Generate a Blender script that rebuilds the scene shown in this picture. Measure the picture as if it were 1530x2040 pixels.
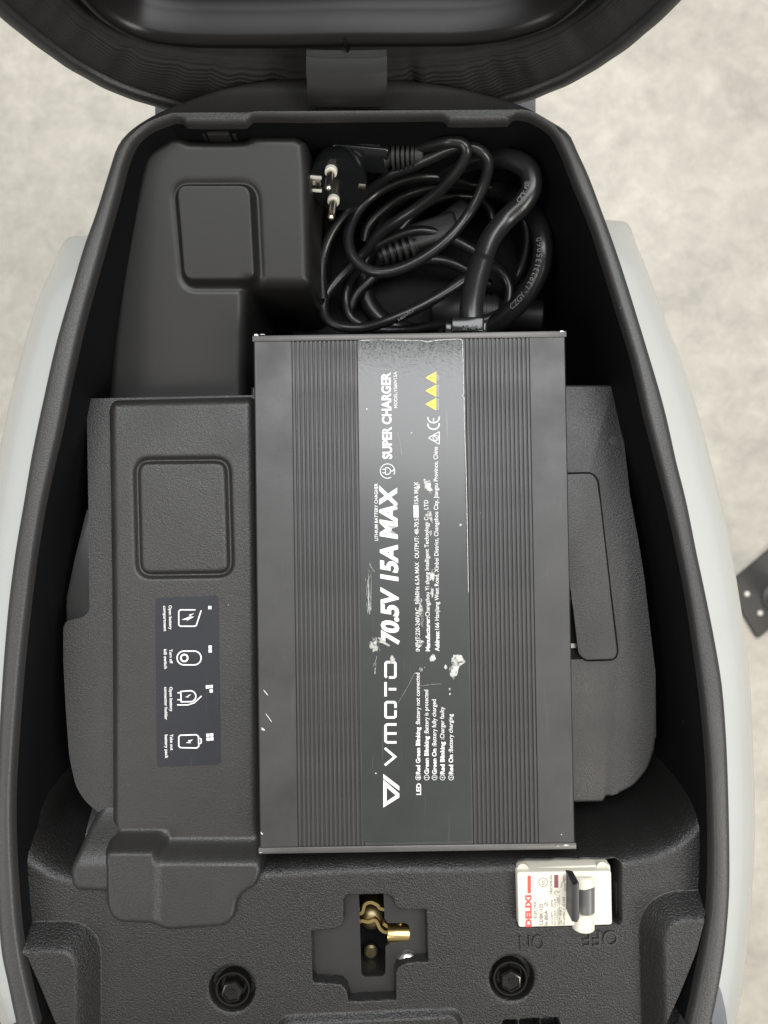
import bpy, bmesh, math, random
import numpy as np
from mathutils import Vector, Matrix
from mathutils.geometry import tessellate_polygon

random.seed(7)
rng = np.random.RandomState(3)
for o in list(bpy.data.objects):
    bpy.data.objects.remove(o)
S = bpy.context.scene
C = S.collection
R = math.radians

# ------------------------------------------------------------------ camera
H = 0.42            # lens height above the rim of the storage bucket (rim is z = 0)
F = 1541.0          # focal length in photo pixels
cam = bpy.data.cameras.new('camera')
cam.sensor_fit = 'VERTICAL'
cam.sensor_height = 36.0
cam.lens = 36.0 * F / 2040.0
cam.clip_start = 0.01
cam.clip_end = 50
cam.dof.use_dof = True
cam.dof.focus_distance = 0.435
cam.dof.aperture_fstop = 8.0
camo = bpy.data.objects.new('camera', cam)
camo.location = (0, 0, H)
C.objects.link(camo)
S.camera = camo

# ------------------------------------------------------------------ world, lamps, exposure
W = bpy.data.worlds.new('World')
S.world = W
W.use_nodes = True
bg = W.node_tree.nodes['Background']
bg.inputs[0].default_value = (1.0, 0.975, 0.93, 1)
bg.inputs[1].default_value = 0.26
S.view_settings.view_transform = 'Standard'
S.view_settings.look = 'None'
S.view_settings.exposure = 0.4
S.view_settings.gamma = 1.0


def area(name, loc, target, sx, sy, power, col=(1, 0.97, 0.92)):
    l = bpy.data.lights.new(name, 'AREA')
    l.shape = 'RECTANGLE'
    l.size, l.size_y = sx, sy
    l.energy = power
    l.color = col
    o = bpy.data.objects.new(name, l)
    o.location = loc
    d = Vector(target) - Vector(loc)
    o.rotation_euler = d.to_track_quat('-Z', 'Y').to_euler()
    C.objects.link(o)


area('ceiling_light', (0.1, 1.0, 2.1), (0, 0.5, 0), 2.4, 1.6, 84, (0.97, 0.98, 1.0))
area('ceiling_light', (1.7, -1.3, 2.0), (0, 0, 0), 0.7, 1.4, 36, (1, 0.95, 0.86))
area('ceiling_light', (-1.7, -1.1, 2.0), (0, 0, 0), 0.7, 1.2, 14, (1, 0.96, 0.9))


# ------------------------------------------------------------------ pixel rays
def P(px, py, z):
    k = (H - z) / F
    return Vector(((px - 765) * k, (1020 - py) * k, z))


def on_plane(px, py, p0, n):
    o = Vector((0, 0, H))
    d = Vector(((px - 765) / F, (1020 - py) / F, -1.0))
    t = (Vector(p0) - o).dot(n) / d.dot(n)
    return o + d * t


def XY(pts, z):
    return [tuple(P(a, b, z)[:2]) for a, b in pts]


# ------------------------------------------------------------------ materials
MATS = {}


def mat(name, col, rough=0.5, metal=0.0, spec=0.5, grain=None, dust=0.0, mottle=0.0, coat=0.0, rvar=0.0,
        dustcol=(0.45, 0.43, 0.4), scratch=0.0):
    m = bpy.data.materials.new(name)
    m.use_nodes = True
    nt = m.node_tree
    N, L = nt.nodes, nt.links
    b = N['Principled BSDF']
    b.inputs['Base Color'].default_value = (*col, 1)
    b.inputs['Roughness'].default_value = rough
    b.inputs['Metallic'].default_value = metal
    b.inputs['Specular IOR Level'].default_value = spec
    b.inputs['Coat Weight'].default_value = coat
    b.inputs['Coat Roughness'].default_value = 0.05
    tc = N.new('ShaderNodeTexCoord')
    cur = None
    if mottle or dust or scratch:
        rgb = N.new('ShaderNodeRGB')
        rgb.outputs[0].default_value = (*col, 1)
        cur = rgb.outputs[0]
    if mottle:
        n = N.new('ShaderNodeTexNoise')
        n.inputs['Scale'].default_value = 22
        n.inputs['Detail'].default_value = 7
        n.inputs['Roughness'].default_value = 0.65
        L.new(tc.outputs['Object'], n.inputs['Vector'])
        r = N.new('ShaderNodeMapRange')
        r.inputs['From Min'].default_value = 0.3
        r.inputs['From Max'].default_value = 0.7
        r.inputs['To Min'].default_value = 1 - mottle
        r.inputs['To Max'].default_value = 1 + mottle
        L.new(n.outputs['Fac'], r.inputs['Value'])
        x = N.new('ShaderNodeVectorMath')
        x.operation = 'SCALE'
        L.new(cur, x.inputs[0])
        L.new(r.outputs[0], x.inputs['Scale'])
        cur = x.outputs[0]
    if rvar:
        n = N.new('ShaderNodeTexNoise')
        n.inputs['Scale'].default_value = 35
        n.inputs['Detail'].default_value = 6
        L.new(tc.outputs['Object'], n.inputs['Vector'])
        r = N.new('ShaderNodeMapRange')
        r.inputs['From Min'].default_value = 0.3
        r.inputs['From Max'].default_value = 0.7
        r.inputs['To Min'].default_value = rough - rvar
        r.inputs['To Max'].default_value = rough + rvar
        L.new(n.outputs['Fac'], r.inputs['Value'])
        L.new(r.outputs[0], b.inputs['Roughness'])
    if dust:
        n = N.new('ShaderNodeTexVoronoi')
        n.inputs['Scale'].default_value = 90
        L.new(tc.outputs['Object'], n.inputs['Vector'])
        wn = N.new('ShaderNodeTexWhiteNoise')
        L.new(n.outputs['Color'], wn.inputs['Vector'])
        sz = N.new('ShaderNodeMath')
        sz.operation = 'MULTIPLY_ADD'
        L.new(wn.outputs['Value'], sz.inputs[0])
        sz.inputs[1].default_value = 0.075 * dust
        sz.inputs[2].default_value = -0.045 * dust
        lt = N.new('ShaderNodeMath')
        lt.operation = 'LESS_THAN'
        L.new(n.outputs['Distance'], lt.inputs[0])
        L.new(sz.outputs[0], lt.inputs[1])
        mx = N.new('ShaderNodeMix')
        mx.data_type = 'RGBA'
        L.new(lt.outputs[0], mx.inputs['Factor'])
        L.new(cur, mx.inputs[6])
        mx.inputs[7].default_value = (*dustcol, 1)
        cur = mx.outputs[2]
    if scratch:
        for k, (ang, sc) in enumerate(((0.5, 60), (2.2, 45))):
            mp = N.new('ShaderNodeMapping')
            mp.inputs['Rotation'].default_value = (0, 0, ang)
            mp.inputs['Scale'].default_value = (sc * 9, sc * 0.35, sc)
            L.new(tc.outputs['Object'], mp.inputs['Vector'])
            n = N.new('ShaderNodeTexNoise')
            n.inputs['Scale'].default_value = 1.0
            n.inputs['Detail'].default_value = 2
            L.new(mp.outputs[0], n.inputs['Vector'])
            r = N.new('ShaderNodeMapRange')
            r.inputs['From Min'].default_value = 0.70
            r.inputs['From Max'].default_value = 0.80
            r.inputs['To Max'].default_value = scratch
            L.new(n.outputs['Fac'], r.inputs['Value'])
            mx = N.new('ShaderNodeMix')
            mx.data_type = 'RGBA'
            L.new(r.outputs[0], mx.inputs['Factor'])
            L.new(cur, mx.inputs[6])
            mx.inputs[7].default_value = (*dustcol, 1)
            cur = mx.outputs[2]
    if cur is not None:
        L.new(cur, b.inputs['Base Color'])
    if grain:
        sc, st = grain
        n = N.new('ShaderNodeTexNoise')
        n.inputs['Scale'].default_value = sc
        n.inputs['Detail'].default_value = 3
        n.inputs['Distortion'].default_value = 0.6
        L.new(tc.outputs['Object'], n.inputs['Vector'])
        bp = N.new('ShaderNodeBump')
        bp.inputs['Strength'].default_value = st
        bp.inputs['Distance'].default_value = 0.0006
        L.new(n.outputs['Fac'], bp.inputs['Height'])
        L.new(bp.outputs[0], b.inputs['Normal'])
    MATS[name] = m
    return m


M_grain = mat('grained_black_plastic', (0.0095, 0.0091, 0.0086), 0.40, grain=(1000, 0.9), dust=0.8, mottle=0.12, rvar=0.06)
M_lid = mat('grained_grey_plastic', (0.0180, 0.0173, 0.0164), 0.44, grain=(1050, 0.45), dust=0.9, mottle=0.12, rvar=0.06)
M_smooth = mat('smooth_black_plastic', (0.0125, 0.0123, 0.0118), 0.44, grain=(300, 0.06), dust=0.5, mottle=0.08)
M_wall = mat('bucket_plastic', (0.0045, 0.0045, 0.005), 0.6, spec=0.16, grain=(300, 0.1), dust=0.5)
M_rim = mat('rim_plastic', (0.027, 0.0265, 0.0255), 0.44, grain=(900, 0.35), dust=0.7, mottle=0.1)
M_case = mat('dark_anodised_metal', (0.034, 0.0335, 0.033), 0.44, metal=0.08, grain=(1800, 0.1), dust=0.9, mottle=0.18, rvar=0.09, scratch=0.05,
             dustcol=(0.6, 0.6, 0.58))
M_endpl = mat('worn_end_plate_metal', (0.085, 0.083, 0.08), 0.4, metal=0.4, dust=2.2, mottle=0.2, dustcol=(0.7, 0.7, 0.68))
M_chip = mat('bare_chipped_metal', (0.5, 0.49, 0.46), 0.35, metal=0.5, grain=(900, 0.9))
M_print = mat('white_print', (0.66, 0.66, 0.65), 0.4, mottle=0.05)
M_yellow = mat('yellow_print', (0.80, 0.70, 0.05), 0.4)
M_black = mat('black_print', (0.01, 0.01, 0.01), 0.4)
M_grey_print = mat('grey_print', (0.16, 0.15, 0.14), 0.5)
M_red = mat('red_print', (0.75, 0.075, 0.06), 0.4)
M_residue = mat('pale_glue_residue', (0.42, 0.42, 0.395), 0.5, grain=(700, 1.0), mottle=0.45)
_n = M_residue.node_tree
_t = _n.nodes.new('ShaderNodeTexCoord')
_q = _n.nodes.new('ShaderNodeTexNoise')
_q.inputs['Scale'].default_value = 420
_q.inputs['Detail'].default_value = 6
_q.inputs['Distortion'].default_value = 1.2
_n.links.new(_t.outputs['Object'], _q.inputs['Vector'])
_r = _n.nodes.new('ShaderNodeMapRange')
_r.inputs['From Min'].default_value = 0.34
_r.inputs['From Max'].default_value = 0.50
_r.inputs['To Min'].default_value = 0.12
_n.links.new(_q.outputs['Fac'], _r.inputs['Value'])
_n.links.new(_r.outputs[0], _n.nodes['Principled BSDF'].inputs['Alpha'])
M_navy = mat('dark_navy_sticker', (0.008, 0.009, 0.014), 0.42, dust=0.9, mottle=0.2, scratch=0.06)
M_paint = mat('pale_grey_paint', (0.40, 0.41, 0.39), 0.35, coat=1.0, mottle=0.02)
M_cable = mat('black_cable_rubber', (0.013, 0.013, 0.0135), 0.29, mottle=0.1, grain=(250, 0.05))
M_plug = mat('glossy_black_plug', (0.008, 0.009, 0.009), 0.16, mottle=0.1, dust=0.5)
M_relief = mat('matte_black_rubber', (0.014, 0.014, 0.014), 0.5)
M_pin = mat('brushed_nickel', (0.62, 0.57, 0.47), 0.25, metal=1.0, mottle=0.1)
M_sleeve = mat('white_pin_plastic', (0.65, 0.63, 0.56), 0.4)
M_cream = mat('cream_breaker_plastic', (0.62, 0.59, 0.49), 0.42, mottle=0.03)
M_toggle = mat('black_toggle_plastic', (0.022, 0.021, 0.024), 0.38)
M_barrel = mat('grey_barrel_plastic', (0.10, 0.10, 0.095), 0.4)
M_window = mat('purple_window', (0.23, 0.09, 0.11), 0.2)
M_brass = mat('zinc_gold_steel', (0.62, 0.47, 0.20), 0.3, metal=1.0, mottle=0.25)
M_dull = mat('dull_brass', (0.16, 0.13, 0.07), 0.4, metal=0.9, mottle=0.2)
M_steel = mat('bright_steel', (0.65, 0.64, 0.6), 0.22, metal=1.0)
M_bolt = mat('black_bolt_steel', (0.055, 0.053, 0.05), 0.25, metal=0.9, mottle=0.2)
M_plate = mat('satin_black_plate', (0.022, 0.021, 0.02), 0.34, mottle=0.15, dust=0.6)
M_hole_shade = mat('dark_cavity_shade', (0.006, 0.006, 0.006), 0.8, spec=0.1)  # near-black colour that paints in the shade of holes, slots and gaps
M_vinyl = mat('black_vinyl', (0.02, 0.0195, 0.021), 0.42, grain=(1100, 0.3), mottle=0.1)
M_seatpan = mat('glossy_seat_pan_plastic', (0.006, 0.005, 0.005), 0.3, spec=0.3, grain=(60, 0.05), dust=0.4)
M_hinge = mat('grey_hinge_plastic', (0.017, 0.0165, 0.016), 0.42, grain=(500, 0.1), mottle=0.08)
M_tail = mat('blue_grey_plastic', (0.09, 0.095, 0.11), 0.5)
M_base = mat('dark_base_plate_paint', (0.03, 0.028, 0.024), 0.5, mottle=0.2)
M_emboss = mat('moulded_black_plastic', (0.02, 0.0195, 0.0185), 0.45)


def band_material():
    m = mat('ribbed_elastic_cloth', (0.013, 0.0125, 0.013), 0.75)
    nt = m.node_tree
    N, L = nt.nodes, nt.links
    uv = N.new('ShaderNodeUVMap')
    uv.uv_map = 'UVMap'
    w = N.new('ShaderNodeTexWave')
    w.bands_direction = 'Y'
    w.inputs['Scale'].default_value = 4.2
    w.inputs['Distortion'].default_value = 1.2
    w.inputs['Detail Scale'].default_value = 0.5
    L.new(uv.outputs[0], w.inputs['Vector'])
    b = N.new('ShaderNodeBump')
    b.inputs['Distance'].default_value = 0.0008
    b.inputs['Strength'].default_value = 0.55
    L.new(w.outputs['Fac'], b.inputs['Height'])
    L.new(b.outputs[0], N['Principled BSDF'].inputs['Normal'])
    return m


M_band = band_material()


def label_material():
    """dark glossy sticker, wrinkled and bubbled towards its far end"""
    m = mat('glossy_charger_label', (0.0145, 0.0175, 0.016), 0.4, dust=1.3, mottle=0.25, scratch=0.12,
            dustcol=(0.5, 0.5, 0.48))
    nt = m.node_tree
    N, L = nt.nodes, nt.links
    b = N['Principled BSDF']
    b.inputs['Coat Weight'].default_value = 0.7
    b.inputs['Coat Roughness'].default_value = 0.22
    tc = N.new('ShaderNodeTexCoord')
    sep = N.new('ShaderNodeSeparateXYZ')
    L.new(tc.outputs['Object'], sep.inputs[0])
    r = N.new('ShaderNodeMapRange')
    r.inputs['From Min'].default_value = 0.112
    r.inputs['From Max'].default_value = 0.145
    r.inputs['To Min'].default_value = 0.05
    r.inputs['To Max'].default_value = 1.0
    L.new(sep.outputs[1], r.inputs['Value'])
    pw = N.new('ShaderNodeMath')
    pw.operation = 'POWER'
    pw.inputs[1].default_value = 2.0
    L.new(r.outputs[0], pw.inputs[0])
    n = N.new('ShaderNodeTexNoise')
    n.inputs['Scale'].default_value = 520
    n.inputs['Detail'].default_value = 4
    L.new(tc.outputs['Object'], n.inputs['Vector'])
    bp = N.new('ShaderNodeBump')
    bp.inputs['Distance'].default_value = 0.0012
    L.new(pw.outputs[0], bp.inputs['Strength'])
    L.new(n.outputs['Fac'], bp.inputs['Height'])
    L.new(bp.outputs[0], b.inputs['Normal'])
    L.new(bp.outputs[0], b.inputs['Coat Normal'])
    return m


M_label = label_material()


def floor_material():
    m = bpy.data.materials.new('polished_concrete')
    m.use_nodes = True
    nt = m.node_tree
    N, L = nt.nodes, nt.links
    b = N['Principled BSDF']
    b.inputs['Roughness'].default_value = 0.5
    tc = N.new('ShaderNodeTexCoord')
    cur = None
    for sc, det, lo, hi, d in ((3.2, 8, 0.32, 0.68, (0.50, 0.47, 0.41)), (16, 8, 0.35, 0.7, None), (55, 5, 0.3, 0.7, None)):
        n = N.new('ShaderNodeTexNoise')
        n.inputs['Scale'].default_value = sc
        n.inputs['Detail'].default_value = det
        n.inputs['Roughness'].default_value = 0.68
        n.inputs['Distortion'].default_value = 0.4
        L.new(tc.outputs['Object'], n.inputs['Vector'])
        r = N.new('ShaderNodeMapRange')
        r.inputs['From Min'].default_value = lo
        r.inputs['From Max'].default_value = hi
        a = {3.2: 0.10, 16: 0.15, 55: 0.08}[sc]
        r.inputs['To Min'].default_value = 1 - a
        r.inputs['To Max'].default_value = 1 + a
        L.new(n.outputs['Fac'], r.inputs['Value'])
        if cur is None:
            rgb = N.new('ShaderNodeRGB')
            rgb.outputs[0].default_value = (0.425, 0.40, 0.345, 1)
            cur = rgb.outputs[0]
        x = N.new('ShaderNodeVectorMath')
        x.operation = 'SCALE'
        L.new(cur, x.inputs[0])
        L.new(r.outputs[0], x.inputs['Scale'])
        cur = x.outputs[0]
    # darker grey stains
    n = N.new('ShaderNodeTexNoise')
    n.inputs['Scale'].default_value = 9
    n.inputs['Detail'].default_value = 9
    n.inputs['Roughness'].default_value = 0.72
    L.new(tc.outputs['Object'], n.inputs['Vector'])
    r = N.new('ShaderNodeMapRange')
    r.inputs['From Min'].default_value = 0.56
    r.inputs['From Max'].default_value = 0.74
    r.inputs['To Max'].default_value = 0.55
    L.new(n.outputs['Fac'], r.inputs['Value'])
    mx = N.new('ShaderNodeMix')
    mx.data_type = 'RGBA'
    L.new(r.outputs[0], mx.inputs['Factor'])
    L.new(cur, mx.inputs[6])
    mx.inputs[7].default_value = (0.30, 0.285, 0.25, 1)
    L.new(mx.outputs[2], b.inputs['Base Color'])
    return m


M_floor = floor_material()


# ------------------------------------------------------------------ object helpers
def root_loc(o):
    while o.parent:
        o = o.parent
    return o.location


def thing(name, loc, label, cat, group=None):
    o = bpy.data.objects.new(name, None)
    o.empty_display_size = 0.02
    o.location = loc
    C.objects.link(o)
    o['label'] = label
    o['category'] = cat
    if group:
        o['group'] = group
    return o


def put(name, verts, faces, m, parent=None, smooth=True, angle=40, label=None, kind=None):
    """verts are world coordinates"""
    off = Vector(root_loc(parent)) if parent else Vector((0, 0, 0))
    me = bpy.data.meshes.new(name)
    me.from_pydata([(v[0] - off.x, v[1] - off.y, v[2] - off.z) for v in verts], [], faces)
    bm = bmesh.new()
    bm.from_mesh(me)
    bmesh.ops.recalc_face_normals(bm, faces=bm.faces)
    bm.to_mesh(me)
    bm.free()
    return link(name, me, m, parent, smooth, angle, label, kind)


def link(name, me, m, parent=None, smooth=True, angle=40, label=None, kind=None):
    if m:
        me.materials.clear()
        me.materials.append(m)
    if smooth:
        me.polygons.foreach_set('use_smooth', [True] * len(me.polygons))
        if angle:
            me.set_sharp_from_angle(angle=R(angle))
    o = bpy.data.objects.new(name, me)
    C.objects.link(o)
    if parent:
        o.parent = parent
    if label:
        o['label'] = label
    if kind:
        o['kind'] = kind
    return o


def put_bm(name, bm, m, parent=None, smooth=True, angle=40, label=None, kind=None):
    off = Vector(root_loc(parent)) if parent else Vector((0, 0, 0))
    bmesh.ops.recalc_face_normals(bm, faces=bm.faces)
    bmesh.ops.translate(bm, verts=bm.verts, vec=-off)
    me = bpy.data.meshes.new(name)
    bm.to_mesh(me)
    bm.free()
    return link(name, me, m, parent, smooth, angle, label, kind)


def catmull(pts, n=8, closed=False):
    pts = [np.array(p, float) for p in pts]
    out = []
    N = len(pts)
    rngi = range(N if closed else N - 1)
    for i in rngi:
        p1, p2 = pts[i], pts[(i + 1) % N]
        p0 = pts[i - 1] if (closed or i > 0) else 2 * p1 - p2
        p3 = pts[(i + 2) % N] if (closed or i + 2 < N) else 2 * p2 - p1
        for k in range(n):
            t = k / n
            out.append(0.5 * ((2 * p1) + (-p0 + p2) * t + (2 * p0 - 5 * p1 + 4 * p2 - p3) * t * t + (-p0 + 3 * p1 - 3 * p2 + p3) * t ** 3))
    if not closed:
        out.append(pts[-1])
    return out


def resample(pts, n, closed=True):
    p = np.array(pts, float)
    if closed:
        p = np.vstack([p, p[:1]])
    d = np.r_[0, np.cumsum(np.linalg.norm(np.diff(p, axis=0), axis=1))]
    s = np.linspace(0, d[-1], n, endpoint=not closed)
    return np.stack([np.interp(s, d, p[:, k]) for k in range(p.shape[1])], 1)


def fillet(pts, r, seg=5):
    """round the corners of a closed polygon (r single or per corner)"""
    out = []
    N = len(pts)
    for i in range(N):
        p = np.array(pts[i], float)
        a = np.array(pts[i - 1], float) - p
        b = np.array(pts[(i + 1) % N], float) - p
        ri = r[i] if isinstance(r, (list, tuple)) else r
        la, lb = np.linalg.norm(a), np.linalg.norm(b)
        ri = min(ri, la * 0.49, lb * 0.49)
        if ri <= 0:
            out.append(tuple(p))
            continue
        s, e = p + a / la * ri, p + b / lb * ri
        for k in range(seg + 1):
            t = k / seg
            out.append(tuple((1 - t) ** 2 * s + 2 * t * (1 - t) * p + t * t * e))
    return out


def area2(poly):
    p = np.array(poly)
    return 0.5 * np.sum(p[:, 0] * np.roll(p[:, 1], -1) - np.roll(p[:, 0], -1) * p[:, 1])


def offset(poly, d):
    """offset closed polygon outward by d (for gently curved outlines)"""
    p = np.array(poly, float)
    e = np.roll(p, -1, 0) - np.roll(p, 1, 0)
    n = np.stack([e[:, 1], -e[:, 0]], 1)
    n /= np.linalg.norm(n, axis=1)[:, None] + 1e-12
    if area2(poly) < 0:
        n = -n
    return p + n * d


def sdf(poly, X, Y):
    p = np.array(poly, float)
    d = np.full(X.shape, 1e9)
    s = np.ones(X.shape)
    n = len(p)
    for i in range(n):
        a, b = p[i], p[(i + 1) % n]
        e = b - a
        wx, wy = X - a[0], Y - a[1]
        t = np.clip((wx * e[0] + wy * e[1]) / (e @ e + 1e-18), 0, 1)
        bx, by = wx - e[0] * t, wy - e[1] * t
        d = np.minimum(d, bx * bx + by * by)
        c1, c2 = Y >= a[1], Y < b[1]
        c3 = e[0] * wy > e[1] * wx
        flip = (c1 & c2 & c3) | (~c1 & ~c2 & ~c3)
        s = np.where(flip, -s, s)
    return s * np.sqrt(d)


def sstep(t):
    t = np.clip(t, 0, 1)
    return t * t * (3 - 2 * t)


def inside(d, w, c=0.0):
    """1 inside a shape, 0 outside, ramp of width w around distance c"""
    return 1 - sstep((d - c) / w + 0.5)


def heightfield(name, x0, x1, y0, y1, res, zf, m, parent, keep=None, label=None):
    nx, ny = int((x1 - x0) / res) + 1, int((y1 - y0) / res) + 1
    xs, ys = np.linspace(x0, x1, nx), np.linspace(y0, y1, ny)
    X, Y = np.meshgrid(xs, ys)
    Z = zf(X, Y)
    idx = np.arange(nx * ny).reshape(ny, nx)
    q = np.stack([idx[:-1, :-1], idx[:-1, 1:], idx[1:, 1:], idx[1:, :-1]], -1).reshape(-1, 4)
    if keep is not None:
        K = keep(X, Y).ravel()
        q = q[K[q].all(1)]
    used = np.unique(q)
    remap = np.full(nx * ny, -1)
    remap[used] = np.arange(len(used))
    q = remap[q]
    off = np.array(root_loc(parent))
    V = (np.stack([X, Y, Z], -1).reshape(-1, 3) - off)[used]
    me = bpy.data.meshes.new(name)
    me.vertices.add(len(V))
    me.vertices.foreach_set('co', V.ravel())
    me.loops.add(q.size)
    me.loops.foreach_set('vertex_index', q.ravel().astype(np.int32))
    me.polygons.add(len(q))
    me.polygons.foreach_set('loop_start', np.arange(0, q.size, 4).astype(np.int32))
    me.update(calc_edges=True)
    me.validate()
    return link(name, me, m, parent, True, None, label)


def prism(name, poly, z0, z1, m, parent=None, bevel=0.0, seg=3, both=False, label=None, holes=None, angle=40):
    """polygon (world xy) extruded from z0 (bottom) to z1 (top), top rim rounded"""
    bm = bmesh.new()
    if area2(poly) < 0:
        poly = list(poly)[::-1]
    if holes:
        loops = [[Vector((x, y, 0)) for x, y in poly]] + [[Vector((x, y, 0)) for x, y in h] for h in holes]
        tris = tessellate_polygon(loops)
        flat = [v for l in loops for v in l]
        top = [bm.verts.new((v.x, v.y, z1)) for v in flat]
        bot = [bm.verts.new((v.x, v.y, z0)) for v in flat]
        for t in tris:
            bm.faces.new([top[i] for i in t])
            bm.faces.new([bot[i] for i in t][::-1])
        k = 0
        for l in loops:
            n = len(l)
            for i in range(n):
                a, b = k + i, k + (i + 1) % n
                bm.faces.new((top[a], top[b], bot[b], bot[a]))
            k += n
    else:
        vs = [bm.verts.new((x, y, z1)) for x, y in poly]
        f = bm.faces.new(vs)
        ex = bmesh.ops.extrude_face_region(bm, geom=[f])
        nv = [g for g in ex['geom'] if isinstance(g, bmesh.types.BMVert)]
        for v in nv:
            v.co.z = z0
        if bevel:
            es = [e for e in bm.edges if abs(e.verts[0].co.z - z1) < 1e-9 and abs(e.verts[1].co.z - z1) < 1e-9]
            if both:
                es += [e for e in bm.edges if abs(e.verts[0].co.z - z0) < 1e-9 and abs(e.verts[1].co.z - z0) < 1e-9]
            bmesh.ops.bevel(bm, geom=es, offset=bevel, segments=seg, profile=0.5, affect='EDGES', clamp_overlap=True)
    return put_bm(name, bm, m, parent, True, angle, label)


def box_bm(bm, c, s, rot=None, bevel=0.0, seg=2):
    b2 = bmesh.new()
    bmesh.ops.create_cube(b2, size=1.0)
    for v in b2.verts:
        v.co = Vector((v.co.x * s[0], v.co.y * s[1], v.co.z * s[2]))
    if bevel:
        bmesh.ops.bevel(b2, geom=b2.edges[:], offset=bevel, segments=seg, profile=0.5, affect='EDGES')
    Mx = Matrix.Translation(Vector(c)) @ (rot.to_4x4() if rot else Matrix.Identity(4))
    bmesh.ops.transform(b2, matrix=Mx, verts=b2.verts)
    me = bpy.data.meshes.new('tmp')
    b2.to_mesh(me)
    b2.free()
    bm.from_mesh(me)
    bpy.data.meshes.remove(me)


def box(name, c, s, m, parent=None, rot=None, bevel=0.0, seg=2, label=None):
    bm = bmesh.new()
    box_bm(bm, c, s, rot, bevel, seg)
    return put_bm(name, bm, m, parent, True, 40, label)


def frame(n, x=None):
    n = Vector(n).normalized()
    x = Vector(x) if x else Vector((1, 0, 0))
    if abs(x.normalized().dot(n)) > 0.98:
        x = Vector((0, 0, 1))
    x = (x - n * x.dot(n)).normalized()
    return x, n.cross(x), n


def lathe(name, o, axis, prof, m, parent=None, seg=32, xdir=None, ngon=None, angle=35, label=None):
    """profile [(r, h)] turned about axis through o"""
    u, v, n = frame(axis, xdir)
    o = Vector(o)
    seg = ngon or seg
    V, Fc = [], []
    for r, h in prof:
        for k in range(seg):
            a = 2 * math.pi * k / seg
            V.append(o + n * h + (u * math.cos(a) + v * math.sin(a)) * r)
    for j in range(len(prof) - 1):
        for k in range(seg):
            a, b = j * seg + k, j * seg + (k + 1) % seg
            Fc.append((a, b, b + seg, a + seg))
    Fc.append(tuple(range(seg))[::-1])
    Fc.append(tuple(range((len(prof) - 1) * seg, len(prof) * seg)))
    return put(name, V, Fc, m, parent, True, angle, label)


def tube_data(pts, r, seg=14, n=8, dense=True):
    path = catmull(pts, n) if dense else [np.array(p, float) for p in pts]
    path = [Vector(p) for p in path]
    V, Fc = [], []
    up = Vector((0, 0, 1))
    for i, p in enumerate(path):
        t = (path[min(i + 1, len(path) - 1)] - path[max(i - 1, 0)]).normalized()
        up = (up - t * up.dot(t))
        if up.length < 1e-4:
            up = t.orthogonal()
        up.normalize()
        s = t.cross(up)
        rr = r(i / (len(path) - 1)) if callable(r) else r
        for k in range(seg):
            a = 2 * math.pi * k / seg
            V.append(p + (up * math.cos(a) + s * math.sin(a)) * rr)
    for i in range(len(path) - 1):
        for k in range(seg):
            a, b = i * seg + k, i * seg + (k + 1) % seg
            Fc.append((a, b, b + seg, a + seg))
    Fc.append(tuple(range(seg))[::-1])
    Fc.append(tuple(range((len(path) - 1) * seg, len(path) * seg)))
    return V, Fc, path


def tube(name, pts, r, m, parent=None, seg=14, n=8, label=None):
    V, Fc, path = tube_data(pts, r, seg, n)
    put(name, V, Fc, m, parent, True, 60, label)
    return path


# ---- print: text and strokes laid on a plane
_cache = {}


def text_mesh(s, bold):
    key = (s, bold)
    if key not in _cache:
        cu = bpy.data.curves.new('t', 'FONT')
        cu.body = s
        cu.size = 1.0
        cu.offset = bold
        cu.resolution_u = 3
        ob = bpy.data.objects.new('t', cu)
        C.objects.link(ob)
        bpy.context.view_layer.update()
        me = bpy.data.meshes.new_from_object(ob.evaluated_get(bpy.context.evaluated_depsgraph_get()))
        V = [v.co.copy() for v in me.vertices]
        Fc = [tuple(p.vertices) for p in me.polygons]
        bpy.data.objects.remove(ob)
        bpy.data.curves.remove(cu)
        bpy.data.meshes.remove(me)
        _cache[key] = (V, Fc)
    return _cache[key]


_capV, _ = text_mesh('H', 0.0)
CAP = max(v.y for v in _capV) - min(v.y for v in _capV)


def text(name, s, start, end, cap, plane, m, parent, bold=0.0, italic=0.0, eps=0.0003, thick=0.0):
    """text whose baseline runs from photo pixel start to end on the plane; cap = capital height in pixels"""
    p0, n = plane
    n = Vector(n)
    a, b = on_plane(*start, p0, n), on_plane(*end, p0, n)
    d = b - a
    L_ = d.length
    d.normalize()
    up = n.cross(d)
    px = (a - Vector((0, 0, H))).length / F * 1.0
    V, Fc = text_mesh(s, bold)
    xs = [v.x + italic * v.y for v in V]
    x0, x1 = min(xs), max(xs)
    sx = L_ / (x1 - x0)
    sy = cap * ((H - a.z) / F) / CAP
    W_ = [a + d * ((v.x + italic * v.y - x0) * sx) + up * (v.y * sy) + n * eps for v in V]
    if not thick:
        return put(name, W_, Fc, m, parent, False)
    bm = bmesh.new()
    vs = [bm.verts.new(w) for w in W_]
    for f in Fc:
        bm.faces.new([vs[i] for i in f])
    ex = bmesh.ops.extrude_face_region(bm, geom=bm.faces[:])
    nv = [g for g in ex['geom'] if isinstance(g, bmesh.types.BMVert)]
    bmesh.ops.translate(bm, verts=nv, vec=n * thick)
    return put_bm(name, bm, m, parent, False)


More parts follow.
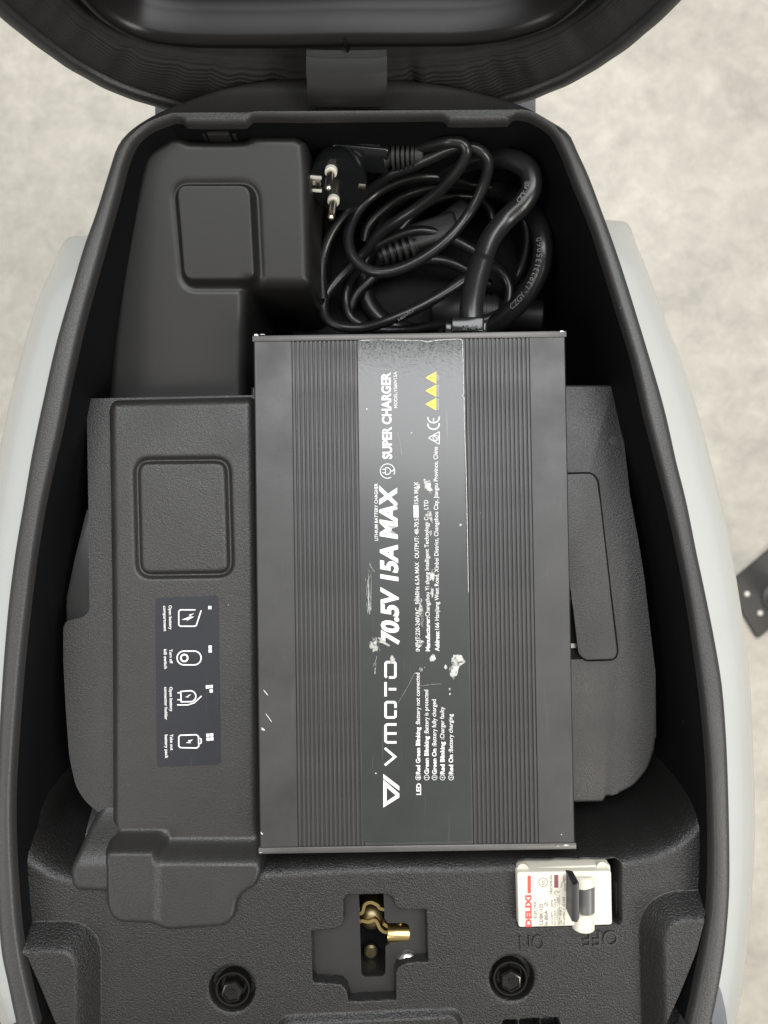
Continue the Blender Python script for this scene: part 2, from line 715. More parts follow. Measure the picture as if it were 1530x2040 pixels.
def strip(pts, w, closed=False):
    """mitred ribbon around a 2D polyline: (verts2d, faces)"""
    p = [np.array(q, float) for q in pts]
    N = len(p)
    V, Fc = [], []
    for i in range(N):
        a = p[i] - p[i - 1] if (i > 0 or closed) else p[1] - p[0]
        b = p[(i + 1) % N] - p[i] if (i < N - 1 or closed) else p[-1] - p[-2]
        a, b = a / np.linalg.norm(a), b / np.linalg.norm(b)
        na, nb = np.array([-a[1], a[0]]), np.array([-b[1], b[0]])
        mt = na + nb
        mt = mt / max(np.linalg.norm(mt), 1e-6)
        k = w / 2 / max(mt @ na, 0.4)
        V += [p[i] + mt * k, p[i] - mt * k]
    for i in range(N if closed else N - 1):
        j = (i + 1) % N
        Fc.append((2 * i, 2 * j, 2 * j + 1, 2 * i + 1))
    return V, Fc


def marks(name, strokes, plane, m, parent, polys=(), eps=0.0003):
    """strokes [(pts_px, width_px, closed)], polys [pts_px] printed on the plane as one mark"""
    p0, n = plane
    n = Vector(n)
    V, Fc = [], []
    for pts, w, cl in strokes:
        v, f = strip(pts, w, cl)
        k = len(V)
        V += v
        Fc += [tuple(i + k for i in q) for q in f]
    for pts in polys:
        k = len(V)
        t = tessellate_polygon([[Vector((a, b, 0)) for a, b in pts]])
        V += [np.array(q, float) for q in pts]
        Fc += [tuple(i + k for i in q) for q in t]
    return put(name, [on_plane(v[0], v[1], p0, n) + n * eps for v in V], Fc, m, parent, False)


def circ(cx, cy, r, n=24, a0=0, a1=360):
    full = (a1 - a0) == 360
    return [(cx + r * math.cos(R(a0 + (a1 - a0) * k / (n if full else n - 1))), cy + r * math.sin(R(a0 + (a1 - a0) * k / (n if full else n - 1)))) for k in range(n)]


def blob(cx, cy, rx, ry, n=18, j=0.3, rot=0.0):
    out = []
    for k in range(n):
        a = 2 * math.pi * k / n
        q = 1 + random.uniform(-j, j * 0.6)
        x, y = rx * q * math.cos(a), ry * q * math.sin(a)
        out.append((cx + x * math.cos(rot) - y * math.sin(rot), cy + x * math.sin(rot) + y * math.cos(rot)))
    return out


# ================================================================== SETTING: floor
ZF = -0.78
fl = bpy.data.meshes.new('floor')
fl.from_pydata([(-5, -5, ZF), (5, -5, ZF), (5, 5, ZF), (-5, 5, ZF)], [], [(0, 1, 2, 3)])
flo = link('floor', fl, M_floor, None, False)
flo['kind'] = 'structure'

# ================================================================== SCOOTER
sc = thing('scooter', (0, 0, ZF), 'pale grey electric scooter seen from above with seat raised and black storage bucket open', 'scooter')

# ---- rim and bucket
left_out = [(300, 230), (258, 258), (232, 290), (215, 340), (190, 420), (165, 490), (140, 575), (110, 680), (85, 790), (62, 900), (45, 1000),
            (28, 1100), (15, 1200), (6, 1300), (-1, 1400), (-6, 1500), (-9, 1600), (-10, 1700), (-7, 1800), (0, 1895), (14, 1965), (30, 2040), (60, 2150)]
right_out = [(1100, 240), (1135, 265), (1152, 300), (1175, 350), (1205, 430), (1225, 485), (1250, 560), (1290, 690), (1325, 810), (1350, 920),
             (1370, 1000), (1390, 1100), (1405, 1170), (1425, 1270), (1440, 1360), (1448, 1450), (1453, 1560), (1456, 1700), (1455, 1790),
             (1447, 1885), (1436, 1960), (1419, 2040), (1388, 2150)]
back_out = [(1040, 208), (960, 184), (890, 168), (800, 156), (690, 152), (580, 154), (500, 162), (430, 178), (350, 207)]
left_in = [(340, 240), (300, 256), (270, 282), (252, 322), (238, 375), (220, 440), (195, 530), (165, 640), (140, 750), (120, 850), (100, 935), (84, 1010),
           (69, 1100), (56, 1200), (45, 1300), (36, 1400), (29, 1500), (25, 1580), (25, 1660), (29, 1750), (36, 1840), (48, 1920), (76, 2040), (110, 2150)]
right_in = [(1060, 237), (1098, 262), (1122, 305), (1147, 370), (1176, 440), (1199, 510), (1230, 610), (1263, 720), (1288, 830), (1309, 910), (1333, 1005),
            (1354, 1100), (1373, 1200), (1388, 1300), (1400, 1390), (1408, 1470), (1414, 1560), (1417, 1700), (1414, 1800), (1405, 1870), (1392, 1940),
            (1371, 2040), (1340, 2150)]
back_in = [(1034, 231), (1022, 233), (1014, 241), (1002, 244), (905, 245), (893, 242), (884, 235), (868, 233), (800, 234), (690, 235), (600, 236), (512, 235), (499, 238), (491, 245),
           (478, 248), (382, 248), (369, 245), (361, 239), (351, 238)]


def smooth_loop(px, z, n):
    return resample(catmull(XY(px, z), 6, True), n)


rim_o = smooth_loop(left_out[::-1] + back_out[::-1] + right_out, -0.001, 420)
rim_i = smooth_loop(left_in[::-1] + back_in[::-1] + right_in, -0.002, 1500)


def ring(poly, seqs):
    """stack of offset loops -> verts, faces (first loop first)"""
    V, Fc = [], []
    n = len(poly)
    for d, z in seqs:
        q = offset(poly, d)
        V += [(a, b, z) for a, b in q]
    for j in range(len(seqs) - 1):
        for k in range(n):
            a, b = j * n + k, j * n + (k + 1) % n
            Fc.append((a, b, b + n, a + n))
    return V, Fc, n


Vo, Fo, no = ring(rim_o, [(-0.0035, 0.0), (-0.0018, -0.0004), (-0.0005, -0.0016), (0, -0.0035), (-0.0005, -0.012), (-0.003, -0.03), (-0.008, -0.06)])
# the deck behind the bucket slopes down to the seat hinge
for k in range(len(Vo)):
    x, y, z = Vo[k]
    w = float(sstep((y - 0.205) / 0.024))
    Vo[k] = (x * (1 + 0.033 * w), y * (1 + 0.033 * w), z - 0.014 * w)
Vi, Fi, ni = ring(rim_i, [(0.0026, 0.0), (0.0018, -0.0002), (0.0008, -0.0010), (0.0, -0.003), (-0.0005, -0.006)])
tris = tessellate_polygon([[Vector(v) for v in Vo[:no]], [Vector(v) for v in Vi[:ni]]])
mp = list(range(no)) + [len(Vo) + k for k in range(ni)]
put('rim', Vo + Vi, Fo + [tuple(i + len(Vo) for i in f) for f in Fi] + [tuple(mp[i] for i in t) for t in tris], M_rim, sc, True, 50)

# bucket wall and floor
ZB = -0.130
wall_i = smooth_loop(left_in[::-1] + [(340, 238), (500, 235), (690, 234), (880, 233), (1024, 232)] + right_in, -0.002, 420)
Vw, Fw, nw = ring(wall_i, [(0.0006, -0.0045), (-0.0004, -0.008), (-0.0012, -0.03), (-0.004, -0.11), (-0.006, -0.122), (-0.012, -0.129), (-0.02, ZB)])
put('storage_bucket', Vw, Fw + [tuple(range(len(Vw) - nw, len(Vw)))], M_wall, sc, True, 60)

# ---- front shelf with pockets, breaker opening, latch cut-out and bolt wells
ZS = -0.016
shelf_px = [(-40, 1560), (20, 1585), (42, 1620), (48, 1645), (51, 1668), (60, 1687), (78, 1706), (108, 1725), (139, 1735), (220, 1741), (360, 1736), (515, 1724), (700, 1714),
            (980, 1711), (1130, 1708), (1235, 1703), (1297, 1690), (1339, 1672), (1365, 1650), (1381, 1630), (1390, 1612), (1398, 1600), (1450, 1588),
            (1520, 2160), (-60, 2160)]
shelf_poly = XY(shelf_px, ZS)
cross_px = [(685, 1793), (692, 1783), (772, 1782), (783, 1791), (786, 1805), (795, 1812), (849, 1813), (852, 1916), (810, 1918), (793, 1926), (788, 1938),
            (788, 1992), (695, 1996), (691, 1973), (680, 1961), (627, 1958), (623, 1951), (621, 1856), (668, 1851), (681, 1845), (685, 1835)]
cross_poly = XY(cross_px, ZS)
brk_px = fillet([(1030, 1726), (1036, 1722), (1230, 1717), (1237, 1722), (1238, 1838), (1230, 1842), (1036, 1847), (1031, 1842)], 3)
brk_poly = XY(brk_px, ZS)
ZBS = -0.003
bossL = XY(fillet([(20, 1888), (157, 1887), (158, 2160), (60, 2160), (20, 2000)], [0, 46, 0, 0, 0], 12), ZBS)
gapL = XY([(44, 1908), (54, 1906), (74, 1950), (113, 2044), (150, 2150), (100, 2170), (70, 2060), (50, 1960)], -0.006)
bossR = XY(fillet([(1440, 1822), (1314, 1828), (1322, 2160), (1400, 2160), (1440, 2000)], [0, 60, 0, 0, 0], 12), ZBS)
gapR = XY([(1420, 1815), (1407, 1826), (1391, 1889), (1357, 1975), (1332, 2030), (1300, 2160), (1380, 2170), (1420, 2000), (1440, 1900)], -0.006)
pocketC = XY(fillet([(556, 2023), (918, 2008), (950, 2200), (520, 2200)], 26, 8), ZS)
hole_px = [(715, 1778), (764, 1778), (766, 1830), (772, 1839), (808, 1839), (814, 1843), (816, 1850), (816, 1868), (812, 1875), (778, 1878), (768, 1886),
           (768, 1938), (762, 1945), (727, 1946), (720, 1940)]
hole_poly = XY(hole_px, -0.0235)
boltL, boltR = P(462, 1971, ZS), P(1020, 1950, ZS)
slots = [XY(fillet(q, 5), ZS) for q in ([(1003, 2034), (1029, 2033), (1031, 2075), (1005, 2076)], [(1036, 2032), (1074, 2030), (1076, 2075), (1038, 2076)], [(1079, 2030), (1110, 2029), (1122, 2075), (1081, 2075)])]


def shelf_z(X, Y):
    d = sdf(shelf_poly, X, Y)
    z = np.full(X.shape, ZS)
    z = z + 0.0012 * np.sin(X * 14) * 0
    t = np.clip((d + 0.0085) / 0.022, 0, 1)
    z = z - 0.118 * t ** 2.5
    for topp, gap in ((bossL, gapL), (bossR, gapR)):
        dt = sdf(topp, X, Y)
        t = np.clip((dt + 0.003) / 0.0105, 0, 1)
        rise = np.clip(1 - (np.sqrt(t * t + 0.03) - 0.1732) / (np.sqrt(1.03) - 0.1732), 0, 1)
        z = z + 0.0135 * rise
        z = z - 0.03 * inside(sdf(gap, X, Y), 0.0045)
    z = z + 0.0035 * inside(sdf(pocketC, X, Y), 0.0045, -0.0015)
    # wide shallow swell of the moulding towards the right
    z = z - 0.0086 * inside(sdf(cross_poly, X, Y), 0.0013, -0.0003)
    z = z - 0.035 * inside(sdf(hole_poly, X, Y), 0.0012, 0.0012)
    z = z - 0.03 * inside(sdf(brk_poly, X, Y), 0.0009)
    for b, r in ((boltL, 0.0125), (boltR, 0.0122)):
        db = np.hypot(X - b.x, Y - b.y) - r
        z = z - 0.0075 * inside(db, 0.0012)
        z = z - 0.0007 * inside(db, 0.003, 0.001)
    for s in slots:
        z = z - 0.02 * inside(sdf(s, X, Y), 0.0012)
    return z


rim_keep = offset(rim_o, -0.0045)
x0, y0 = P(-30, 2150, ZS)[:2]
x1, y1 = P(1480, 1490, ZS)[:2]
heightfield('front_shelf', x0, x1, y0, y1, 0.00042, shelf_z, M_grain, sc, keep=lambda X, Y: sdf(rim_keep, X, Y) < 0)

# moulded words beside the breaker
pl_shelf = ((0, 0, ZS), (0, 0, 1))
text('moulded_letters', 'ON', (1083, 1861), (1035, 1864), 30, pl_shelf, M_emboss, sc, 0.0, thick=0.0010, eps=-0.0001)
text('moulded_letters', 'OFF', (1231, 1853), (1161, 1855), 30, pl_shelf, M_emboss, sc, 0.0, thick=0.0010, eps=-0.0001)

# ---- latch plate in the cross-shaped cut-out
ZP = -0.0235
hole_px = [(715, 1778), (764, 1778), (766, 1830), (772, 1839), (808, 1839), (814, 1843), (816, 1850), (816, 1868), (812, 1875), (778, 1878), (768, 1886),
           (768, 1938), (762, 1945), (727, 1946), (720, 1940)]
lp = thing  # (alias unused)
plate = prism('latch_plate', offset(resample(XY(cross_px, ZP), 160), 0.003), ZP - 0.0022, ZP, M_plate, sc, holes=[XY(hole_px, ZP)])
box('latch_cavity', (P(742, 1865, -0.05).x, P(742, 1865, -0.05).y, -0.0545), (0.075, 0.075, 0.002), M_hole_shade, plate)
lathe('striker_pin', P(772, 1860, -0.0282), (1, 0, 0), [(0.0001, 0), (0.0044, 0.0), (0.0047, 0.0006), (0.0047, 0.0132)], M_brass, plate, 28)
# curved spring-steel catch
for nm, pts, wd in (('latch_catch', [(712, 1822), (722, 1818), (727, 1803), (738, 1798), (751, 1803), (757, 1810), (768, 1813)], 0.009),
                    ('latch_catch', [(712, 1842), (720, 1835), (734, 1837), (748, 1834), (757, 1850), (766, 1857), (778, 1858)], 0.008),
                    ('latch_catch', [(764, 1840), (772, 1846), (785, 1847), (800, 1842)], 0.006)):
    path = [P(a, b, -0.030) for a, b in catmull(pts, 6)]
    V, Fc = [], []
    n = len(path)
    for i, p in enumerate(path):
        t = (path[min(i + 1, n - 1)] - path[max(i - 1, 0)]).normalized()
        s = Vector((-t.y, t.x, 0)) * 0.0009
        for q in (p + s, p - s, p - s + Vector((0, 0, -wd)), p + s + Vector((0, 0, -wd))):
            V.append(q)
    for i in range(n - 1):
        for k in range(4):
            a, b = i * 4 + k, i * 4 + (k + 1) % 4
            Fc.append((a, b, b + 4, a + 4))
    Fc += [(0, 1, 2, 3), tuple(range(4 * n - 4, 4 * n))]
    put(nm, V, Fc, M_brass, plate)
lathe('latch_stud', P(741, 1822, -0.040), (0, 0, 1), [(0.0068, 0), (0.0068, 0.004), (0.0055, 0.006), (0.003, 0.0072), (0.0, 0.0075)], M_dull, plate, 24)
lathe('latch_stud', P(739, 1893, -0.046), (0, 0, 1), [(0.0042, 0), (0.0042, 0.002), (0.003, 0.003), (0.0, 0.0032)], M_dull, plate, 20)
lathe('rivet', P(812, 1915, ZP), (0, 0, 1), [(0.0062, -0.001), (0.0062, 0.0004), (0.0055, 0.0018), (0.0036, 0.0030), (0.0015, 0.0035), (0.0, 0.0036)], M_steel, plate, 32)

# ---- two flanged bolts sunk into the shelf
for (cx, cy), (hx, hy), rot in (((467, 1960), (466, 1968), 0.2), ((1014, 1939), (1019, 1948), 0.5)):
    c = P(cx, cy, ZS - 0.008)
    bolt = lathe('bolt', c, (0, 0, 1), [(0.0100, -0.003), (0.0102, 0.004), (0.0097, 0.0052), (0.0088, 0.0052), (0.0080, 0.0042), (0.0072, 0.0008), (0.0, 0.0006)], M_bolt, sc, 40)
    xd = (math.cos(rot), math.sin(rot), 0)
    lathe('bolt_head', c, (0, 0, 1), [(0.0066, 0.0004), (0.0066, 0.0072), (0.0058, 0.0084), (0.0050, 0.0086), (0.0047, 0.0078), (0.0, 0.0076)], M_bolt, bolt, ngon=6, xdir=xd, angle=20)
    lathe('bolt_dimple', c + Vector((0, 0, 0.0077)), (0, 0, 1), [(0.0018, 0), (0.0017, 0.0004), (0.0010, 0.0004), (0.0008, 0.0001), (0, 0.0001)], M_bolt, bolt, 20)

# ---- circuit breaker
ZK = -0.010
pk = ((0, 0, ZK), (0, 0, 1))
face_px = fillet([(1030, 1738), (1218, 1735), (1220, 1843), (1033, 1848)], 6, 4)
brk = prism('circuit_breaker', XY(face_px, ZK), -0.042, ZK, M_cream, sc, bevel=0.0009, seg=3)
prism('breaker_flange', XY(fillet([(1028, 1728), (1214, 1720), (1216, 1742), (1030, 1748)], 5), -0.0165), -0.03, -0.0150, M_cream, brk, bevel=0.0008)
for x, y in ((1041, 1731), (1199, 1727)):
    lathe('screw_well', P(x, y, -0.0150), (0, 0, 1), [(0.0032, -0.001), (0.0032, 0.0011), (0.0026, 0.0011), (0.0024, 0.0003), (0, 0.0002)], M_cream, brk, 24)
prism('indicator_window', XY([(1104, 1743), (1112, 1743), (1112, 1768), (1104, 1768)], ZK), ZK - 0.001, ZK + 0.0003, M_window, brk)
# flat strip with a groove's shade put in its colour, barrel housing, barrel and toggle
prism('barrel_recess_shade', XY([(1183, 1752), (1192, 1752), (1192, 1834), (1183, 1834)], ZK), ZK - 0.001, ZK + 0.0002, mat('shaded_cream', (0.52, 0.51, 0.46), 0.5), brk)


def ycyl(name, xpx, y0px, y1px, z, r, m, parent, sy=32):
    a, b = P(xpx, y0px, z), P(xpx, y1px, z)
    L_ = (b - a).length
    lathe(name, a, b - a, [(r * 0.86, 0), (r, r * 0.12), (r, L_ - r * 0.12), (r * 0.86, L_)], m, parent, sy, xdir=(0, 0, 1))


ycyl('barrel_housing', 1162, 1741, 1765, -0.0125, 0.0062, M_cream, brk)
ycyl('barrel_housing', 1162, 1815, 1850, -0.0125, 0.0062, M_cream, brk)
ycyl('barrel', 1168, 1764, 1816, -0.0105, 0.0046, M_barrel, brk)
tg = XY(fillet([(1139, 1757), (1154, 1759), (1154.5, 1829), (1150, 1838), (1139, 1836)], 2), 0.003)
prism('toggle', tg, -0.011, 0.003, M_toggle, brk, bevel=0.0006)
prism('toggle_slot_shade', XY([(1140, 1757.5), (1149, 1758.5), (1149, 1762), (1140, 1762)], 0.003), 0.002, 0.0032, M_hole_shade, brk)  # dark sheet on the toggle top, slot shade painted by its colour

text('lettering', 'DELIXI', (1058.5, 1846), (1058, 1783), 11, pk, M_red, brk, 0.042)
marks('red_bar', [], pk, M_red, brk, polys=[fillet([(1051, 1744), (1057.5, 1744), (1057.5, 1779), (1051, 1779)], 1)])
text('lettering', 'ELECTRIC', (1069, 1829), (1068.5, 1793), 5.5, pk, M_grey_print, brk, 0.005)
text('lettering', 'CDBK-125', (1081.5, 1843), (1081, 1800), 6.5, pk, M_grey_print, brk, 0.012)
text('lettering', 'In.80A', (1091.5, 1843), (1091, 1813), 6.5, pk, M_grey_print, brk, 0.012)
for s, x, a, b in (('Ue:230V~  50Hz', 1101.5, 1842, 1792), ('Icu=10kA  Cat.A', 1107.5, 1842, 1790), ('Ics=75%Icu  I ON', 1113.5, 1842, 1788), ('GB/T14048.2', 1119.5, 1842, 1807), ('IEC60947-2  O OFF', 1125.8, 1842, 1786), ('18(C)H8.5In', 1100, 1780, 1743), ('Uimp=4kV', 1127, 1775, 1743)):
    text('lettering', s, (x, a), (x - 0.4, b), 4.4, pk, M_grey_print, brk, 0.004)
marks('printed_mark', [(circ(1082, 1757, 8.5, 28), 1.1, True)] + [([(cx_ + 2.2 * math.cos(R(t)) , 1757 + 5 * math.sin(R(t))) for t in range(-70 + 90 - 90, 71, 20)], 1.0, False) for cx_ in ()] +
      [(circ(1082, 1757 + dy, 3.2, 9, 20, 160), 1.0, False) for dy in (-5, -1.5, 2)], pk, M_grey_print, brk)
marks('printed_mark', [(circ(1088, 1801, 3.6, 18), 0.9, True), ([(1085.8, 1798.8), (1090.2, 1803.2)], 0.8, False)], pk, M_grey_print, brk)
marks('printed_mark', [([(1108, 1782), (1104, 1778), (1108, 1774), (1112, 1778), (1116, 1774)], 0.9, False), ([(1116, 1768), (1119, 1765), (1119, 1758)], 0.9, False), ([(1122, 1745), (1122, 1757), (1119, 1757)], 0.9, False),
                       ([(1114.2, 1843), (1114.2, 1783)], 0.0 + 0.5, False)], pk, M_grey_print, brk)
dark_gap = prism('opening_edge', XY([(1221, 1722), (1236, 1720), (1236, 1838), (1222, 1838)], ZS), -0.043, -0.041, M_hole_shade, brk)
box('terminal_block', P(1229, 1788, -0.030), (0.004, 0.022, 0.01), M_relief, brk, bevel=0.0005)

# ---- rear moulded hump on the left of the bucket
hump_px = fillet([(337, 264), (356, 266), (374, 273), (462, 273), (484, 272), (502, 264), (588, 264), (607, 276), (612, 330), (617, 562), (600, 570), (494, 568), (487, 578), (486, 830),
                  (208, 830), (214, 792), (222, 671), (237, 524), (255, 426), (275, 325), (280, 303), (296, 288)], 6, 4)


def hump_poly(z):
    return XY(hump_px, z)


def hump_z(X, Y):
    py = 1020 - Y * F / (H + 0.035)
    top = -0.017 - 0.042 * np.clip((py - 270) / 540, 0, 1.1)
    poly = [tuple(P(a, b, -0.017 - 0.042 * min(max((b - 270) / 540, 0), 1))[:2]) for a, b in hump_px]
    d = sdf(poly, X, Y)
    # soft shoulder, then a steep flank
    sh = np.where(d < 0, np.clip(1 + d / 0.0052, 0, 1), 1.0)
    z = top - 0.0035 * sh ** 2.2
    z = z - 0.115 * sstep(d / 0.009)
    pad = [tuple(P(a, b, -0.026)[:2]) for a, b in fillet([(357, 377), (501, 377), (503, 549), (361, 549)], 20, 8)]
    dp = sdf(pad, X, Y)
    z = z + 0.0065 * inside(dp, 0.003, 0.001) - 0.0010 * np.exp(-((dp - 0.0035) / 0.0015) ** 2)
    return np.maximum(z, ZB - 0.003)


hx0, hy0 = P(190, 850, -0.05)[:2]
hx1, hy1 = P(690, 240, -0.02)[:2]
heightfield('rear_hump', hx0, hx1, hy0, hy1, 0.0008, hump_z, M_smooth, sc)
c = P(436, 267, -0.018)
box('retaining_clip', (c.x, c.y, -0.020), (0.0125, 0.004, 0.010), M_relief, sc, bevel=0.0008)
box('retaining_clip', (c.x - 0.0085, c.y + 0.0006, -0.0215), (0.002, 0.003, 0.008), M_relief, sc, bevel=0.0004)
box('retaining_clip', (c.x + 0.0085, c.y + 0.0006, -0.0215), (0.002, 0.003, 0.008), M_relief, sc, bevel=0.0004)

# ---- battery lid: raised cover with tongue over the shelf, side flange
ZL, ZG, ZT = -0.0245, -0.0325, -0.0115
ZR = -0.0445
cov_px = fillet([(222, 797), (497, 790), (506, 800), (509, 1000), (513, 1300), (516, 1640), (517, 1743), (505, 1767), (484, 1778), (470, 1795), (465, 1828), (447, 1846), (340, 1853), (323, 1851), (306, 1837), (240, 1835),
                 (224, 1824), (215, 1800), (213, 1740), (222, 1640), (221, 1280), (218, 1039), (214, 812)], [14, 14, 8, 4, 4, 8, 12, 8, 8, 8, 14, 14, 4, 8, 8, 14, 8, 10, 8, 8, 2, 2, 12], 5)


def lid_z(X, Y):
    pyT = 1020 - Y * F / (H - 0.5 * (ZL + ZT))
    poly = [tuple(P(a, b, ZL if b < 1640 else ZL + (ZT - ZL) * min((b - 1640) / 60, 1))[:2]) for a, b in cov_px]
    d = sdf(poly, X, Y)
    top = np.full(X.shape, ZL)
    # rises to the tongue that laps over the shelf; the left block rises sooner
    xr = sstep((X - P(312, 1760, ZT).x + 0.003) / 0.0075)
    up_l = sstep((pyT - 1660) / 32)
    up_r = sstep((pyT - 1676) / 40)
    top = top + (ZT - ZL + 0.0018) * up_l * (1 - xr) + (ZT - ZL) * up_r * xr
    # crowned edges
    tongue = sstep((pyT - 1660) / 50)
    re = 0.0055 * (1 - tongue) + 0.0025 * tongue
    sh = np.where(d < 0, np.clip(1 + d / re, 0, 1), 1.0)
    z = top - (0.0035 * (1 - tongue) + 0.0012 * tongue) * sh ** 2.2
    z = z - 0.03 * sstep(d / 0.004) * (1 - 0.0 * tongue)
    # square dish
    dish = [tuple(P(a, b, ZL)[:2]) for a, b in fillet([(264, 911), (459, 909), (466, 1150), (270, 1153)], 34, 8)]
    dd = sdf(dish, X, Y)
    z = z - 0.0030 * np.exp(-((dd + 0.0018) / 0.0015) ** 2)
    return z


lx0, ly0 = P(195, 1875, -0.012)[:2]
lx1, ly1 = P(535, 770, -0.0245)[:2]
lid = heightfield('battery_lid', lx0, lx1, ly0, ly1, 0.0006, lid_z, M_lid, sc)

fl_px = fillet([(178, 794), (560, 786), (560, 1650), (226, 1650), (222, 1612), (200, 1621), (172, 1599), (151, 1568), (138, 1509), (131, 1413), (126, 1317), (126, 1250), (132, 1237), (168, 1229), (178, 1216), (177, 1100), (176, 1000), (173, 832)],
               [5, 0, 0, 0, 6, 6, 14, 20, 20, 20, 10, 8, 8, 8, 8, 5, 5, 10], 5)
prism('lid_flange', XY(fl_px, ZG), ZG - 0.012, ZG, M_lid, lid, bevel=0.0012)
prism('lid_flange', XY(fillet([(186, 985), (172, 1020), (150, 1110), (131, 1200), (132, 1260), (200, 1260), (200, 985)], 5), ZG - 0.008), ZG - 0.02, ZG - 0.008, M_smooth, lid, bevel=0.002)
# ramp piece joining flange and shelf
ramp_px = [(205, 1600), (186, 1640), (151, 1706), (141, 1732), (141, 1748), (144, 1764), (154, 1774), (213, 1777), (240, 1777), (240, 1600)]


def ramp_z(X, Y):
    py = 1020 - Y * F / (H + 0.02)
    poly = [tuple(P(a, b, -0.03 if b < 1690 else -0.012)[:2]) for a, b in ramp_px]
    d = sdf(poly, X, Y)
    z = ZG - 0.001 + (ZT - 0.0005 - ZG + 0.001) * sstep((py - 1612) / 106)
    return z - 0.0012 * np.clip(1 + d / 0.003, 0, 1) ** 2 - 0.03 * sstep(d / 0.004)


rx0, ry0 = P(125, 1795, -0.012)[:2]
rx1, ry1 = P(245, 1590, -0.012)[:2]
heightfield('lid_tab', rx0, rx1, ry0, ry1, 0.0006, ramp_z, M_lid, lid)
# right flange under and beside the charger
fr_px = fillet([(500, 770), (1222, 766), (1229, 778), (1242, 868), (1255, 985), (1271, 1072), (1284, 1153), (1297, 1266), (1306, 1340), (1307, 1480), (1292, 1532), (1262, 1568), (1225, 1583), (1208, 1587), (1202, 1598), (1000, 1602), (500, 1602)],
               [0, 6, 6, 5, 5, 5, 5, 5, 8, 12, 14, 14, 8, 4, 4, 0, 0], 5)
prism('lid_flange', XY(fr_px, ZR), ZR - 0.02, ZR, M_lid, lid, bevel=0.0016)
hd_px = fillet([(1090, 945), (1178, 943), (1190, 955), (1195, 1000), (1213, 1160), (1230, 1300), (1224, 1313), (1166, 1315), (1152, 1303), (1140, 1200), (1135, 1168), (1090, 1168)], [2, 8, 10, 10, 10, 8, 8, 8, 8, 5, 3, 2], 5)
prism('lid_handle', XY(hd_px, ZR + 0.0055), ZR - 0.002, ZR + 0.0055, M_lid, lid, bevel=0.0018, seg=4)
prism('handle_shade_outline', offset(resample(XY(hd_px, ZR), 140), 0.0009), ZR - 0.001, ZR + 0.0002, M_hole_shade, lid)  # dark sheet showing round the handle as a painted shade line
prism('handle_slot_shade', XY([(1100, 1168), (1139, 1168), (1158, 1313), (1100, 1315)], ZR), ZR - 0.0003, ZR + 0.0004, M_hole_shade, lid)  # flat black sheet; the depth of the slot is only painted shade
for a, b, cc, e in ((1130, 1189, 1141, 1196), (1132, 1282, 1158, 1291)):
    prism('spring_tab', XY([(a, b), (cc, b), (cc, e), (a, e)], ZR + 0.002), ZR + 0.0005, ZR + 0.002, M_steel, lid)
pf = ((0, 0, ZR), (0, 0, 1))
marks('moulding_spot', [], pf, M_smooth, lid, polys=[circ(1223, 878, 9.5, 24)], eps=0.0002)

# ---- instruction sticker on the lid
pst = ((0, 0, ZL), (0, 0, 1))
st = prism('instruction_sticker', XY(fillet([(309, 1192), (435, 1186), (440, 1523), (313, 1528)], 7, 4), ZL), ZL - 0.0002, ZL + 0.00025, M_navy, lid)


def Z2(x, y):
    return (100 + x / 2.914, 1180 + y / 2.914)


def lines(s, x, ya, yb, cap=17):
    text('lettering', s, Z2(x, ya), Z2(x + 3, yb), cap / 2.914, pst, M_print, lid, 0.018, eps=0.0006)


for a in (('Open battery', 690, 75, 215), ('compartment', 658, 78, 225), ('Turn off', 693, 330, 412), ('kill switch', 661, 330, 443), ('Open battery', 694, 548, 690), ('connector holder', 664, 548, 738),
          ('Take out', 697, 822, 915), ('battery pack', 667, 825, 962)):
    lines(*a)


def zz(pts):
    return [Z2(a, b) for a, b in pts]


bolt_z = lambda cx, cy, s: [(cx - 26 * s, cy - 4 * s), (cx + 2 * s, cy - 12 * s), (cx + 2 * s, cy - 3 * s), (cx + 26 * s, cy + 2 * s), (cx - 3 * s, cy + 12 * s), (cx - 3 * s, cy + 4 * s)]
EP = 0.0006
marks('icon', [(zz([(845, 101), (757, 101), (748, 110), (748, 188), (757, 196), (842, 196), (850, 190), (878, 104)]), 2.6, False)], pst, M_print, lid,
      polys=[zz([(838, 120), (806, 130), (815, 138), (764, 158), (800, 160), (790, 168), (838, 140), (812, 140)])], eps=EP)
marks('icon', [(zz(circ(838, 380, 40, 13, -90, 90) + circ(778, 380, 40, 13, 90, 270)), 2.6, True), (zz(circ(780, 380, 20, 20)), 3.4, True)], pst, M_print, lid, eps=EP)
marks('icon', [(zz([(760, 574), (812, 570)] + circ(815, 602, 32, 11, -80, 80) + [(762, 634)]), 2.6, True), (zz([(738, 652), (800, 652), (838, 640), (880, 600)]), 2.4, False), (zz([(740, 582), (758, 582)]), 2.4, False), (zz([(740, 622), (758, 622)]), 2.4, False)], pst, M_print, lid,
      polys=[zz([(822, 590), (800, 596), (804, 600), (784, 606), (806, 610), (802, 605)])], eps=EP)
marks('icon', [(zz([(756, 828), (850, 825), (862, 834), (864, 892), (852, 902), (758, 900), (748, 890), (748, 838)]), 2.6, True), (zz([(868, 845), (878, 850), (878, 872), (868, 878)]), 2.4, False)], pst, M_print, lid,
      polys=[zz([(832, 852), (800, 858), (808, 864), (788, 872), (820, 874), (812, 868)])], eps=EP)
